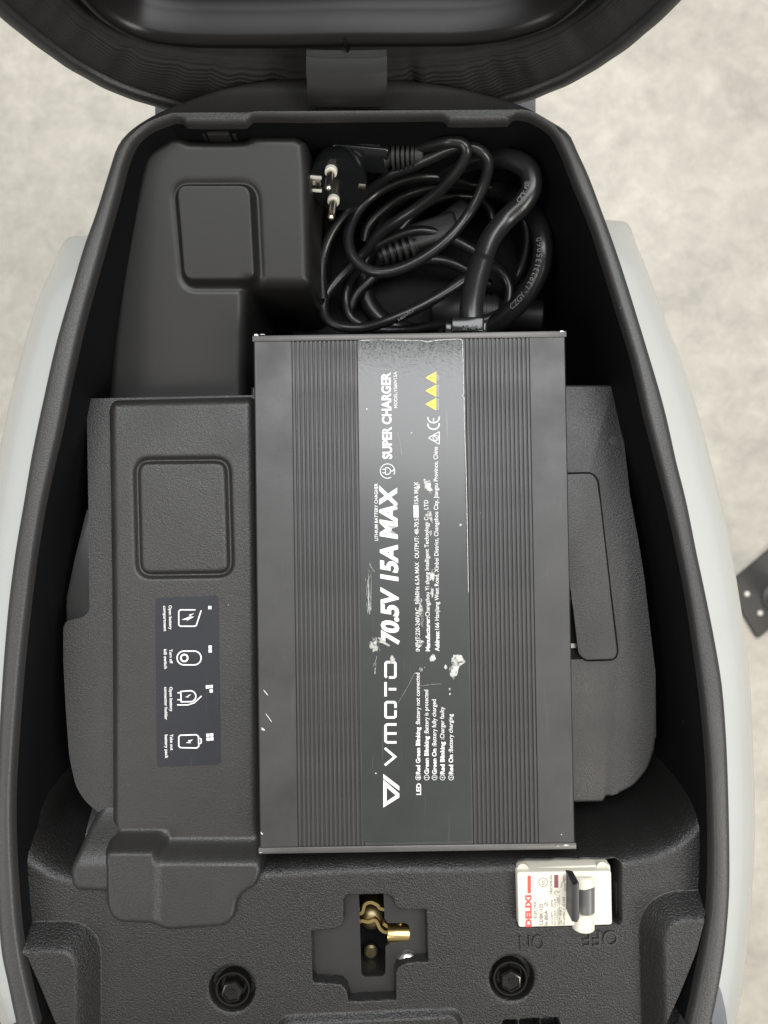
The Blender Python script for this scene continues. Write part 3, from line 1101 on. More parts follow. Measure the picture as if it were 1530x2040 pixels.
for k, cs in enumerate((((928, 88),), ((930, 317), (930, 339)), ((914, 548), (936, 546), (936, 571)), ((917, 828), (939, 826), (918, 851), (940, 849)))):
    marks('step_mark', [], pst, M_print, lid, polys=[zz([(a - 9.5, b - 9.5), (a + 9.5, b - 9.5), (a + 9.5, b + 9.5), (a - 9.5, b + 9.5)]) for a, b in cs], eps=EP)

# ---- pale grey side panels
right_pan = [(1217, 449), (1246, 456), (1265, 500), (1290, 570), (1322, 655), (1350, 722), (1376, 800), (1401, 890), (1425, 985), (1445, 1070), (1460, 1160), (1474, 1255), (1483, 1340), (1488, 1450), (1492, 1560), (1492, 1660), (1488, 1730), (1480, 1850), (1470, 1930), (1457, 2005), (1440, 2080), (1415, 2150)]
left_pan = [(163, 478), (135, 490), (110, 545), (80, 620), (55, 705), (35, 780), (18, 860), (3, 945), (-12, 1040), (-24, 1130), (-34, 1250), (-42, 1400), (-46, 1560), (-46, 1680), (-40, 1800), (-24, 1880), (0, 1960), (25, 2040), (56, 2150)]


def side_panel(out_px, rim_px, sgn):
    ZO = -0.055
    o = np.array(catmull(XY(out_px, ZO), 8))
    i = np.array(catmull(XY(rim_px, -0.004), 6))
    ys = o[:, 1]
    order = np.argsort(i[:, 1])
    V, Fc = [], []
    prof = [(0.0, -0.006, 0), (0.03, -0.012, 0), (0.2, -0.014, 0), (0.45, -0.019, 0), (0.7, -0.028, 0), (0.88, -0.038, 0), (0.97, -0.047, 0), (1.0, ZO, 0), (1.0, -0.07, -0.001), (1.0, -0.1, -0.005), (1.0, -0.16, -0.02), (1.0, -0.26, -0.05)]
    for row, (x, y) in enumerate(o):
        wst = 1 - float(sstep(row / 26.0))
        xi = np.interp(y, i[order, 1], i[order, 0]) - sgn * 0.004
        xo = x if sgn * (x - xi) > 0.003 else xi + sgn * 0.003
        for t, z, dx in prof:
            V.append((xi + (xo - xi) * t + sgn * dx, y, z + wst * (min(z, -0.047) - z)))
    m_ = len(prof)
    for a in range(len(o) - 1):
        for k in range(m_ - 1):
            Fc.append((a * m_ + k, a * m_ + k + 1, (a + 1) * m_ + k + 1, (a + 1) * m_ + k))
    n0 = len(V)
    Fc.append(tuple(range(m_)) + ())
    return put('side_panel', V, Fc, M_paint, sc, True, 60)


side_panel(right_pan, right_out, 1)
side_panel(left_pan, left_out, -1)
prism('lower_trim', XY(fillet([(1400, 1930), (1428, 1955), (1437, 1975), (1445, 2010), (1452, 2060), (1452, 2160), (1380, 2160)], 4), -0.008), -0.05, -0.008, M_tail, sc, bevel=0.002)
# passenger footrest low on the left, just seen beside the rim
fp = P(12, 2025, -0.25)
lathe('footrest', fp + Vector((-0.012, 0.004, 0)), (0.35, -1, 0), [(0.003, 0), (0.0055, 0.003), (0.006, 0.02), (0.006, 0.06), (0.0, 0.062)], M_tail, sc, 20)
# tail moulding behind the bucket, beneath the raised seat
tx0, tx1 = P(309, 100, -0.09).x, P(1067, 100, -0.09).x
prism('tail_moulding', fillet([(tx0, 0.25), (tx1, 0.25), (tx1, 0.46), (tx0, 0.46)], 0.01), -0.3, -0.09, M_tail, sc, bevel=0.004)

# ---- raised seat
lean = R(10)
vv, nn = Vector((0, math.sin(lean), math.cos(lean))), Vector((0, -math.cos(lean), math.sin(lean)))
p_seat = Vector((0, 0.2445, 0))


def seat_uv(px, py, w=0.0):
    q = on_plane(px, py, p_seat + nn * w, nn) - (p_seat + nn * w)
    return (q.x, q.dot(vv))


sl = [(-18, 0), (0, 22), (50, 55), (100, 95), (150, 132), (225, 168), (300, 192), (345, 205)]
sr = [(1025, 192), (1070, 178), (1115, 160), (1180, 132), (1265, 68), (1347, 0)]
bot = [(480, 232), (600, 243), (690, 246), (780, 243), (900, 226)]
ol = [seat_uv(a, b, -0.012) for a, b in sl + bot + sr]
uc = (ol[0][0] + ol[-1][0]) / 2
hw = (ol[-1][0] - ol[0][0]) / 2
v0 = (ol[0][1] + ol[-1][1]) / 2
ol += [(uc + hw * k, v0 + dv) for k, dv in ((1.07, 0.035), (1.12, 0.08), (1.13, 0.15), (1.05, 0.25), (0.85, 0.36), (0.5, 0.44), (0, 0.47), (-0.5, 0.44), (-0.85, 0.36), (-1.05, 0.25), (-1.13, 0.15), (-1.12, 0.08), (-1.07, 0.035))]
outl = resample(catmull(ol, 8, True), 360)
for _ in range(45):
    outl = 0.25 * np.roll(outl, 1, 0) + 0.5 * outl + 0.25 * np.roll(outl, -1, 0)


def seat_pt(u, v, w):
    return p_seat + Vector((1, 0, 0)) * u + vv * v + nn * w


def seat_rings(seqs, jit=0.0):
    V = []
    n = len(outl)
    a = np.arange(n)
    for d, w in seqs:
        q = offset(outl, -d)
        # smooth the loop when moved far inwards
        if d > 0.03:
            for _ in range(int(d * 900)):
                q = 0.25 * np.roll(q, 1, 0) + 0.5 * q + 0.25 * np.roll(q, -1, 0)
        for k in range(n):
            ww = w
            if jit:
                ww = w + jit * (math.sin(k * 0.63) * math.sin(k * 0.217 + 1.3) + 0.6 * math.sin(k * 1.31 + 0.5))
            V.append(seat_pt(q[k][0], q[k][1], ww))
    Fc = []
    for j in range(len(seqs) - 1):
        for k in range(n):
            a_, b_ = j * n + k, j * n + (k + 1) % n
            Fc.append((a_, b_, b_ + n, a_ + n))
    return V, Fc, n


V, Fc, n = seat_rings([(0.07, -0.085), (0.045, -0.078), (0.022, -0.06), (0.008, -0.04), (0.001, -0.024), (0.0, -0.014), (0.0012, -0.006), (0.005, -0.0015), (0.011, 0.0), (0.0132, -0.0012), (0.0140, -0.0045)], 0.00025)
seat = put('seat', V, Fc + [tuple(range(n))], M_vinyl, sc, True, 60)
pan_px = [(148, -22), (168, 3), (210, 43), (275, 78), (350, 92), (430, 95), (560, 95), (690, 92), (860, 92), (940, 90), (1015, 80), (1090, 57), (1135, 28), (1165, 0), (1185, -22)]
pp = [seat_uv(a, b, 0.006) for a, b in pan_px]
pu0, ph, pv0 = (pp[0][0] + pp[-1][0]) / 2, (pp[-1][0] - pp[0][0]) / 2, pp[0][1]
pp += [(pu0 + ph * k, pv0 + dv) for k, dv in ((1.06, 0.03), (1.1, 0.08), (1.08, 0.16), (0.95, 0.25), (0.7, 0.33), (0.35, 0.375), (0, 0.385), (-0.35, 0.375), (-0.7, 0.33), (-0.95, 0.25), (-1.08, 0.16), (-1.1, 0.08), (-1.06, 0.03))]
pan = resample(catmull(pp, 8, True), 360)
n = len(outl)


def radial(poly, nseg=360):
    """resample a star-shaped loop by angle about one common centre"""
    q = np.array(poly) - np.array([uc, v0 + 0.12])
    an = np.unwrap(np.arctan2(q[:, 1], q[:, 0]))
    r_ = np.hypot(q[:, 0], q[:, 1])
    if an[-1] < an[0]:
        an, r_ = an[::-1], r_[::-1]
    t = np.linspace(0, 2 * math.pi, nseg, endpoint=False)
    A = np.r_[an - 2 * math.pi, an, an + 2 * math.pi]
    rr = np.interp(t + an[0], A, np.r_[r_, r_, r_])
    return np.stack([uc + rr * np.cos(t + an[0]), v0 + 0.12 + rr * np.sin(t + an[0])], 1), an[0]


seam, a_s = radial(offset(outl, -0.0128))


def radial_from(poly, a0, nseg=360):
    q = np.array(poly) - np.array([uc, v0 + 0.12])
    an = np.mod(np.arctan2(q[:, 1], q[:, 0]) - a0, 2 * math.pi)
    o_ = np.argsort(an)
    an, r_ = an[o_], np.hypot(q[:, 0], q[:, 1])[o_]
    t = np.linspace(0, 2 * math.pi, nseg, endpoint=False)
    rr = np.interp(t, np.r_[an - 2 * math.pi, an, an + 2 * math.pi], np.r_[r_, r_, r_])
    return np.stack([uc + rr * np.cos(t + a0), v0 + 0.12 + rr * np.sin(t + a0)], 1)


seam = radial_from(offset(outl, -0.0128), a_s)
pan_out = radial_from(offset(pan, 0.004), a_s)
V, Fc = [], []
bt = [(0.0, -0.0035), (0.05, -0.0022), (0.2, -0.0014), (0.38, -0.0012), (0.56, -0.002), (0.66, -0.006), (0.75, -0.016), (0.9, -0.026), (1.05, -0.028)]
for t, w in bt:
    for k in range(360):
        q = seam[k] + (pan_out[k] - seam[k]) * t
        V.append(seat_pt(q[0], q[1], w + (0.0011 * (math.sin(k * 0.71) * math.sin(k * 0.29 + 1) + 0.4 * math.sin(k * 1.7)) - 0.0022 * max(0.0, math.sin(k * 0.47 + 0.8 * math.sin(k * 0.19))) ** 9 if 0.1 < t < 0.6 else 0)))
for j_ in range(len(bt) - 1):
    for k in range(360):
        a_, b_ = j_ * 360 + k, j_ * 360 + (k + 1) % 360
        Fc.append((a_, b_, b_ + 360, a_ + 360))
band = put('elastic_band', V, Fc, M_band, seat, True, 60)
me = band.data
uvl = me.uv_layers.new(name='UVMap')
for lp_ in me.loops:
    k, j_ = lp_.vertex_index % 360, lp_.vertex_index // 360
    uvl.data[lp_.index].uv = (k * 0.05, bt[j_][0] * 1.5)
V, Fc = [], []
pr = [(-0.004, -0.028), (-0.0035, 0.000), (-0.0022, 0.0045), (0.0, 0.006), (0.0025, 0.0052), (0.005, 0.002), (0.008, -0.008), (0.013, -0.018), (0.022, -0.025), (0.038, -0.029)]
for d, w in pr:
    q = offset(pan, -d)
    for _ in range(int(max(d, 0) * 900)):
        q = 0.25 * np.roll(q, 1, 0) + 0.5 * q + 0.25 * np.roll(q, -1, 0)
    V += [seat_pt(a, b, w) for a, b in q]
for j_ in range(len(pr) - 1):
    for k in range(360):
        a_, b_ = j_ * 360 + k, j_ * 360 + (k + 1) % 360
        Fc.append((a_, b_, b_ + 360, a_ + 360))
put('seat_pan', V, Fc + [tuple(range(len(V) - 360, len(V)))], M_seatpan, seat, True, 60)
box('pan_notch_shade', seat_pt(*seat_uv(691, 93, 0.006), 0.0055), (0.0011, 0.004, 0.008), M_hole_shade, seat, Matrix.Rotation(R(-12), 3, 'Y'))  # small black box, its colour standing in for shade in a notch
# stitched seam dashes are too fine to see singly; hinge bracket
hb = [P(612, 211, -0.0005), P(767, 211, -0.0005)]
bm = bmesh.new()
prof = [(0.2200, 0.0), (0.2204, 0.0045), (0.2212, 0.009), (0.2240, 0.013), (0.2285, 0.017), (0.2325, 0.0168), (0.2362, 0.0170)]
xl = [P(612, 211, 0).x, P(608, 115, 0.022).x]
xr_ = [P(767, 211, 0).x, P(771, 115, 0.022).x]
V, Fc = [], []
nx = 9
for i, (y, z) in enumerate(prof):
    t = i / (len(prof) - 1)
    a, b = xl[0] + (xl[1] - xl[0]) * min(t * 2, 1), xr_[0] + (xr_[1] - xr_[0]) * min(t * 2, 1)
    for k in range(nx):
        s = k / (nx - 1)
        V.append((a + (b - a) * s, y + 0.0012 * (abs(2 * s - 1) ** 6), z))
m0 = len(V)
V += [(x, y + 0.005, z - 0.001) for x, y, z in V]
for i in range(len(prof) - 1):
    for k in range(nx - 1):
        q = (i * nx + k, i * nx + k + 1, (i + 1) * nx + k + 1, (i + 1) * nx + k)
        Fc.append(q)
        Fc.append(tuple(m0 + j for j in q[::-1]))
for i in range(len(prof) - 1):
    for k in (0, nx - 1):
        Fc.append((i * nx + k, (i + 1) * nx + k, m0 + (i + 1) * nx + k, m0 + i * nx + k))
bm.free()
put('seat_hinge', V, Fc, M_hinge, sc, True, 40)

# ================================================================== BATTERY CHARGER
cz = -0.0125
cc = P(823.5, 1177, cz)
th, tl = R(0.87), R(-1.0)
RC = Matrix.Rotation(th, 3, 'Z') @ Matrix.Rotation(tl, 3, 'X')
CU, CV, CN = RC @ Vector((1, 0, 0)), RC @ Vector((0, 1, 0)), RC @ Vector((0, 0, 1))
CW, CL, CH = 0.1755, 0.2890, 0.0315
ch = thing('battery_charger', cc - CN * CH, 'flat dark grey finned battery charger with long black printed label lying in the bucket', 'charger')
pch = (cc, CN)


def ck(u, v, w):
    return cc + CU * u + CV * v + CN * w


fx = [-CW / 2 + CW * f for f in (0.0, 0.121, 0.334, 0.677, 0.885, 1.0)]
prof = [(fx[0], -CH), (fx[0], -0.0012), (fx[0] + 0.0008, 0.0), (fx[1], 0.0), (fx[1], -0.0010), (fx[2], -0.0010), (fx[2], -0.0003), (fx[3], -0.0003), (fx[3], -0.0010), (fx[4], -0.0010), (fx[4], 0.0), (fx[5] - 0.0008, 0.0), (fx[5], -0.0012), (fx[5], -CH)]
n = len(prof)
L2 = CL / 2 - 0.0035
V = [ck(u, -L2, w) for u, w in prof] + [ck(u, L2, w) for u, w in prof]
Fc = [(k, (k + 1) % n, n + (k + 1) % n, n + k) for k in range(n)] + [tuple(range(n))[::-1], tuple(range(n, 2 * n))]
body = put('casing', V, Fc, M_case, ch, True, 30)
# cooling fins, one object each, sharing one mesh
NF = 15
pit = (fx[2] - fx[1]) / NF
fm = None
for a0 in (fx[1], fx[3]):
    w_ = ((fx[2] - fx[1]) if a0 == fx[1] else (fx[4] - fx[3])) / NF
    for k in range(NF):
        u = a0 + (k + 0.5) * w_
        if fm is None:
            prf = [(-0.00092, -0.0012), (-0.00088, -0.0003), (-0.0006, 0.0), (0.0006, 0.0), (0.00088, -0.0003), (0.00092, -0.0012)]
            V = [CU * a + CV * (-L2) + CN * b for a, b in prf] + [CU * a + CV * L2 + CN * b for a, b in prf]
            q = len(prf)
            Fc = [(j, (j + 1) % q, q + (j + 1) % q, q + j) for j in range(q)] + [tuple(range(q))[::-1], tuple(range(q, 2 * q))]
            fm = bpy.data.meshes.new('fin')
            fm.from_pydata(V, [], Fc)
            bm = bmesh.new(); bm.from_mesh(fm); bmesh.ops.recalc_face_normals(bm, faces=bm.faces); bm.to_mesh(fm); bm.free()
            fm.materials.append(M_case)
        o = bpy.data.objects.new('fin', fm)
        C.objects.link(o)
        o.parent = ch
        o.location = ck(u, 0, -0.0001) - Vector(ch.location)
for s in (-1, 1):
    bm = bmesh.new()
    cxn = ck(0, s * (CL / 2 - 0.0017), -CH / 2 + 0.0002)
    box_bm(bm, cxn, (CW + 0.0010, 0.0034, CH + 0.0010), RC, 0.0004)
    put_bm('end_plate', bm, M_endpl, ch)
# chipped corners
for pts in (blob(511, 668, 6, 3, 12, 0.5), blob(524, 667, 5, 1.1, 10, 0.5), blob(1119, 661, 4.5, 2, 12, 0.5), blob(1128, 1682.5, 7, 1.8, 12, 0.5), blob(1111, 1684, 3, 1, 9, 0.5), blob(520, 1697, 3, 1.1, 9, 0.5)):
    marks('paint_chip', [], pch, M_chip, ch, polys=[pts], eps=0.0009)
for pts in (blob(524, 1452, 5, 2, 10, 0.4, 0.8), blob(522, 1660, 2, 4, 9, 0.4, 2.5), blob(530, 1380, 1, 9, 9, 0.3, -0.7), blob(536, 1430, 0.8, 12, 9, 0.3, -0.6), blob(1118, 1662, 2, 1.4, 8, 0.3)):
    marks('scuff', [], pch, M_chip, ch, polys=[pts], eps=0.0004)

# ---- the long label
lb = [on_plane(a, b, cc, CN) for a, b in ((713, 675), (922, 673), (939, 1676), (723, 1679))]
lv = [((q - cc).dot(CU), (q - cc).dot(CV)) for q in lb]
ll = resample(fillet(lv, 0.0012, 3), 200)
V = [ck(a, b, 0.00012) for a, b in ll] + [ck(a, b, -0.0002) for a, b in ll]
q = len(ll)
label_o = put('label', V, [tuple(range(q))] + [(k, (k + 1) % q, q + (k + 1) % q, q + k) for k in range(q)], M_label, ch, True, 30)
# lifted pale edge of the film along its far end and right side
ed = [(716, 678.5), (760, 677), (800, 678), (838, 678.5), (852, 681.5), (866, 678.5), (890, 676.5), (916, 675.5), (921, 678), (922.5, 720), (924, 785), (920, 789), (924.5, 792), (925, 840), (929, 960), (931, 1060), (933, 1180)]
marks('lifted_edge', [(ed, 0.9, False)], pch, M_chip, label_o, eps=0.0004)


def z1(x, y):
    return (680 + x / 4.08, 640 + y / 4.08)


def z2(x, y):
    return (680 + x / 3.29, 1100 + y / 3.29)


def lt(s, start, end, cap, bold=0.0, italic=0.0, m=M_print):
    text('lettering', s, start, end, cap, pch, m, label_o, bold, italic, eps=0.0004)


EL = 0.0004
# maker's emblem and wordmark
marks('emblem', [], pch, M_print, label_o, eps=EL, polys=[
    [z2(*p) for p in ((275, 1672), (275, 1492), (297, 1510), (297, 1632), (356, 1590), (275, 1520), (275, 1492), (380, 1584), (380, 1606))] and
    [z2(*p) for p in ((275, 1672), (275, 1655), (297, 1632), (356, 1592), (275, 1522), (275, 1488), (380, 1580), (380, 1606))],
    [z2(*p) for p in ((275, 1655), (275, 1522), (297, 1541), (297, 1640))],
    [z2(*p) for p in ((275, 1482), (275, 1452), (380, 1532), (380, 1562))]])
zs = lambda pts: [z2(*p) for p in pts]
sw = 5.0
marks('wordmark', [
    (zs([(285, 1395), (352, 1340), (285, 1283)]), sw, False),
    (zs([(362, 1245), (300, 1245), (290, 1237), (290, 1136), (300, 1128), (362, 1128)]), sw, False), (zs([(300, 1187), (362, 1187)]), sw, False),
    (zs([(355, 1035), (355, 1075), (346, 1082), (298, 1082), (290, 1075), (290, 990), (298, 982), (346, 982), (355, 990), (355, 1020)]), sw, False),
    (zs([(290, 945), (290, 850)]), sw, False), (zs([(310, 897), (360, 897)]), sw, False),
    (zs([(312, 820), (346, 820), (354, 812), (354, 728), (346, 720), (298, 720), (290, 728), (290, 812), (298, 820)]), sw, False)], pch, M_print, label_o, eps=EL)
lt('70.5V 15A MAX', (793.5, 1284), (789, 966), 32, 0.045, 0.18)
lt('LITHIUM BATTERY CHAGHER', (753, 1077), (752.3, 963), 6.3, 0.012)
marks('plug_icon', [(circ(772, 938.5, 14.3, 30, 60, 390), 1.5, False), ([(768, 945), (768, 932), (774, 932), (778, 936), (778, 941), (774, 945)], 1.5, True), ([(762, 942), (768, 942)], 1.5, False), ([(762, 935), (768, 935)], 1.5, False), ([(778, 938.5), (783, 938.5), (785, 933)], 1.5, False)], pch, M_print, label_o, eps=EL)
lt('SUPER CHARGER', (780.5, 914.5), (777.5, 742), 17.5, 0.035)
lt('MODEL:YS60V15A', (791.5, 813), (790.5, 741), 6.4, 0.01)
for y0_, y1_ in ((740.5, 765), (766.5, 791), (793, 818)):
    ym = (y0_ + y1_) / 2
    marks('warning_triangle', [], pch, M_yellow, label_o, polys=[fillet([(847.5, ym), (869, y0_), (869, y1_)], 1.2, 3)], eps=EL)
    marks('warning_mark', [([(855, ym), (863, ym)], 1.2, False), ([(864.3, ym), (866, ym)], 1.2, False)], pch, M_black, label_o, eps=EL + 0.0002)
lt('WARNING', (874, 817), (874, 795), 2.6)
lt('HIGH VOLTAGE', (874, 790), (874, 767), 2.6)
lt('HOT', (874, 758), (874, 747), 2.6)
marks('approval_mark', [(circ(863.5, 845.5, 11.5, 16, 100 - 180 + 25, 245 - 180 + 15)[::1] if False else [(863.5 + 11.5 * math.cos(R(t)), 845 + 10.5 * math.sin(R(t))) for t in range(-10, 191, 14)], 2.4, False),
                        ([(863.5 + 11.5 * math.cos(R(t)), 826 + 10.5 * math.sin(R(t)) + 6) for t in range(-10, 191, 14)], 2.4, False), ([(863.5, 841), (863.5, 833)], 2.2, False)], pch, M_print, label_o, eps=EL)
marks('approval_mark', [(fillet([(853.5, 872.5), (875, 860), (875, 885.5)], 2, 3), 1.6, True), (circ(868, 872.5, 5.5, 20), 1.3, True), ([(868, 875.5), (870.5, 873), (865, 869)], 1.3, False)], pch, M_print, label_o, eps=EL)
lt('INPUT:220-240VAC  50/60Hz 6.5A MAX', (836.5, 1297), (834.6, 1120), 8.2, 0.006)
lt('OUTPUT: 48-70.5', (834.5, 1112), (833.8, 1033), 8.2, 0.006)
marks('white_block', [], pch, M_print, label_o, polys=[[(823.5, 1006), (833.5, 1006), (834, 1031), (824, 1031)]], eps=EL)
lt('15A MAX', (833.2, 1003), (832.8, 960), 8.2, 0.006)
lt('Manufacturer:', (856.5, 1297), (855.8, 1229), 8.2, 0.03)
lt('Changzhou Yi sheng Intelligent Technology Co., LTD', (855.8, 1228), (852.8, 996), 8.2, 0.006)
lt('Address:', (875, 1297), (874.7, 1257), 8.2, 0.03)
lt('166 Hanjiang West Road, Xinbei District, Changzhou City, Jiangsu Province, China', (874.6, 1254), (871.5, 890), 8.2, 0.006)
lt('LED', (838.5, 1583), (838.3, 1560), 8.6, 0.03)
for k, (xb, b_, r_, ym, ye) in enumerate(((837, 'Red Green Blinking ', ':Battery not connected', 1444, 1340), (854, 'Green Blinking ', ':Battery is protected', 1462, 1374), (869.5, 'Green On ', ':Battery fully charged', 1487, 1393), (885.5, 'Red Blinking ', ':Charger faulty', 1473, 1408), (902.5, 'Red On ', ':Battery charging', 1499, 1422))):
    lt(b_.strip(), (xb, 1542), (xb - 0.4, ym + 4), 8.2, 0.03)
    lt(r_, (xb - 0.4, ym), (xb - 1.2, ye), 8.2, 0.006)
    marks('number_ring', [(circ(xb - 4, 1548.5, 5, 20), 0.9, True)], pch, M_print, label_o, eps=EL)
    lt(str(k + 1), (xb - 0.8, 1550.2), (xb - 0.8, 1547), 6)
# dried glue and rubbed spots on the label
for bl in (blob(912, 1314, 14, 13, 22, 0.25), blob(905, 1337, 10, 16, 22, 0.3, 0.3), blob(862, 1311, 6, 8, 16, 0.3), blob(888, 1328, 3.5, 5, 12, 0.3), blob(839, 1333, 3.5, 5, 12, 0.3), blob(745, 1284, 8, 14, 20, 0.4), blob(764, 1279, 12, 5, 16, 0.45, 0.6),
           blob(781, 1312, 6, 9, 14, 0.5), blob(835, 1280, 9, 8, 18, 0.5), blob(833, 1196, 9, 6, 18, 0.4), blob(838, 1214, 4, 14, 16, 0.5, 0.1), blob(861, 1180, 4, 9, 14, 0.4), blob(860, 1146, 6, 14, 16, 0.6, 0.2), blob(852, 968, 8, 14, 18, 0.4, -0.3), blob(833, 971, 4, 9, 14, 0.4),
           blob(857, 1030, 5, 16, 18, 0.6), blob(858, 1062, 3, 6, 12, 0.4), blob(820, 863, 2.2, 2.4, 9, 0.3), blob(917, 1046, 3, 5, 10, 0.5, 0.5), blob(895, 1373, 2.2, 4, 10, 0.4), blob(896, 1382, 2, 3, 9, 0.4), blob(884, 745, 1.4, 2.4, 8, 0.3)):
    p0, nq = pch
    c0 = np.mean(np.array(bl), axis=0)
    top = [on_plane(c0[0] + (a - c0[0]) * 0.8, c0[1] + (b - c0[1]) * 0.8, cc, CN) + CN * 0.0007 for a, b in bl]
    low = [on_plane(a, b, cc, CN) + CN * 0.0003 for a, b in bl]
    q = len(bl)
    put('residue_patch', top + low, [tuple(range(q))] + [(k, (k + 1) % q, q + (k + 1) % q, q + k) for k in range(q)], M_residue, label_o, True, 60)
# fibrous rub marks
for x0_, y0_, x1_, y1_, jx, cnt in ((733, 1128, 736, 1225, 8, 20), (738, 1120, 742, 1140, 7, 8), (742, 1268, 752, 1300, 8, 8), (752, 1305, 746, 1345, 5, 7), (838, 1200, 842, 1262, 5, 8), (848, 960, 858, 985, 6, 8)):
    stx = []
    for k in range(cnt):
        a = random.uniform(-jx, jx)
        t0, t1 = sorted((random.random(), random.random()))
        pts = []
        for s in range(6):
            t = t0 + (t1 - t0) * s / 5
            pts.append((x0_ + (x1_ - x0_) * t + a * (0.4 + 0.6 * math.sin(3 * t + k)) + random.uniform(-1, 1), y0_ + (y1_ - y0_) * t + 0.01 * s))
        if abs(pts[-1][1] - pts[0][1]) > 3:
            stx.append((pts, 0.55, False))
    for j, s_ in enumerate(stx):
        marks('rub_mark', [s_], pch, M_residue, label_o, eps=0.00045 + j * 0.00004)
for a, b in (((793, 1400), (826, 1340)), ((838, 1366), (880, 1362)), ((790, 860), (800, 905)), ((900, 790), (907, 790))):
    marks('scratch', [([a, ((a[0] + b[0]) / 2 + 2, (a[1] + b[1]) / 2 - 1), b], 0.35, False)], pch, M_residue, label_o, eps=0.0004)

# cable bushing on the far end plate
bs = thing
e0 = on_plane(933, 648, cc, CN)
box('cable_bushing', Vector((e0.x, e0.y + 0.0012, -0.026)), (0.0185, 0.0085, 0.018), M_plug, ch, bevel=0.0012)
box('cable_bushing', Vector((e0.x - 0.0095, e0.y + 0.0005, -0.029)), (0.0065, 0.0075, 0.016), M_plug, ch, bevel=0.0015)
box('cable_bushing', Vector((e0.x + 0.0095, e0.y + 0.0005, -0.029)), (0.0045, 0.0075, 0.016), M_plug, ch, bevel=0.0015)
text('lettering', '2P-6A', (921, 657), (954, 656), 8, ((0, 0, -0.0158), (0, 0, 1)), M_relief, ch, 0.02, thick=0.0003)

# ================================================================== CABLES


def z3(x, y, z):
    return tuple(P(560 + x / 2.55, 230 + y / 2.55, z))


cb = thing('charging_cable', P(900, 500, ZB), 'thick black charging cable with faint white print rising from the charger and curling round', 'cable')
TR = 0.0062
thick1 = [(968, 1090, -0.030), (967, 1040, -0.029), (968, 960, -0.030), (990, 840, -0.033), (1030, 710, -0.036), (1075, 610, -0.037), (1140, 530, -0.037), (1225, 450, -0.034), (1272, 370, -0.032), (1262, 285, -0.032), (1205, 238, -0.035), (1120, 215, -0.041), (1000, 222, -0.050), (880, 255, -0.062),
          (700, 330, -0.090), (560, 450, -0.110), (470, 620, -0.121), (420, 800, -0.122), (440, 940, -0.121), (520, 1040, -0.120), (640, 1090, -0.117), (800, 1120, -0.112), (950, 1110, -0.102), (1080, 1062, -0.088), (1180, 985, -0.077), (1262, 890, -0.068), (1315, 780, -0.061), (1330, 660, -0.058), (1300, 540, -0.062), (1220, 440, -0.072),
          (1100, 370, -0.085), (960, 350, -0.1)]
path_t = tube('cable', [z3(*p) for p in thick1], lambda t: TR * (1.12 if t < 0.12 else 1.0), M_cable, cb, 18, 10)


def cable_text(s, path, i0, i1, size, side):
    """small print following the cable, one mark per character"""
    n = len(s)
    for k, chh in enumerate(s):
        if chh == ' ':
            continue
        f = i0 + (i1 - i0) * (k + 0.5) / n
        i = int(f)
        p = Vector(path[i]).lerp(Vector(path[i + 1]), f - i)
        t = (Vector(path[i + 1]) - Vector(path[i])).normalized()
        if i1 < i0:
            t = -t
        view = (Vector((0, 0, H)) - p).normalized()
        sd = t.cross(view).normalized()
        nrm = (view * math.cos(side) + sd * math.sin(side)).normalized()
        nrm = (nrm - t * nrm.dot(t)).normalized()
        up = nrm.cross(t)
        V_, F_ = text_mesh(chh, 0.0)
        xm = (max(v.x for v in V_) + min(v.x for v in V_)) / 2
        put('lettering', [p + nrm * (TR + 0.00025) + t * ((v.x - xm) * size) + up * ((v.y - CAP / 2) * size) for v in V_], F_, M_cprint, cb, False)


M_cprint = mat('faded_white_print', (0.16, 0.16, 0.155), 0.5)
iA = min(range(len(path_t)), key=lambda i: (Vector(path_t[i]) - Vector(z3(1195, 975, -0.076))).length)
iB = min(range(len(path_t)), key=lambda i: (Vector(path_t[i]) - Vector(z3(1325, 640, -0.058))).length)
cable_text('CZGY-13923135060', path_t, iA, iB, 0.0052, -0.3)
iA = min(range(len(path_t)), key=lambda i: (Vector(path_t[i]) - Vector(z3(1215, 462, -0.034))).length)
iB = min(range(len(path_t)), key=lambda i: (Vector(path_t[i]) - Vector(z3(1280, 350, -0.032))).length)
cable_text('CZGY-1922', path_t, iA, iB, 0.0045, -0.45)

# large round connector lying on the bucket floor under the loops
c0, c1 = Vector(z3(760, 985, -0.112)), Vector(z3(1310, 1020, -0.108))
ax = (c1 - c0)
con = lathe('connector', c0, ax, [(0.006, 0), (0.0125, 0.001), (0.0135, 0.004), (0.0135, 0.02), (0.0120, 0.022), (0.0120, 0.045), (0.0105, 0.047), (0.0105, 0.075), (0.0095, 0.076), (0.0095, ax.length - 0.001), (0.0085, ax.length), (0.0, ax.length)], M_relief, cb, 32)
for k in range(5):
    lathe('grip_ring', c0 + ax.normalized() * (0.0245 + k * 0.0042), ax, [(0.011, 0), (0.0128, 0.0003), (0.0128, 0.0018), (0.011, 0.0021)], M_relief, con, 32)
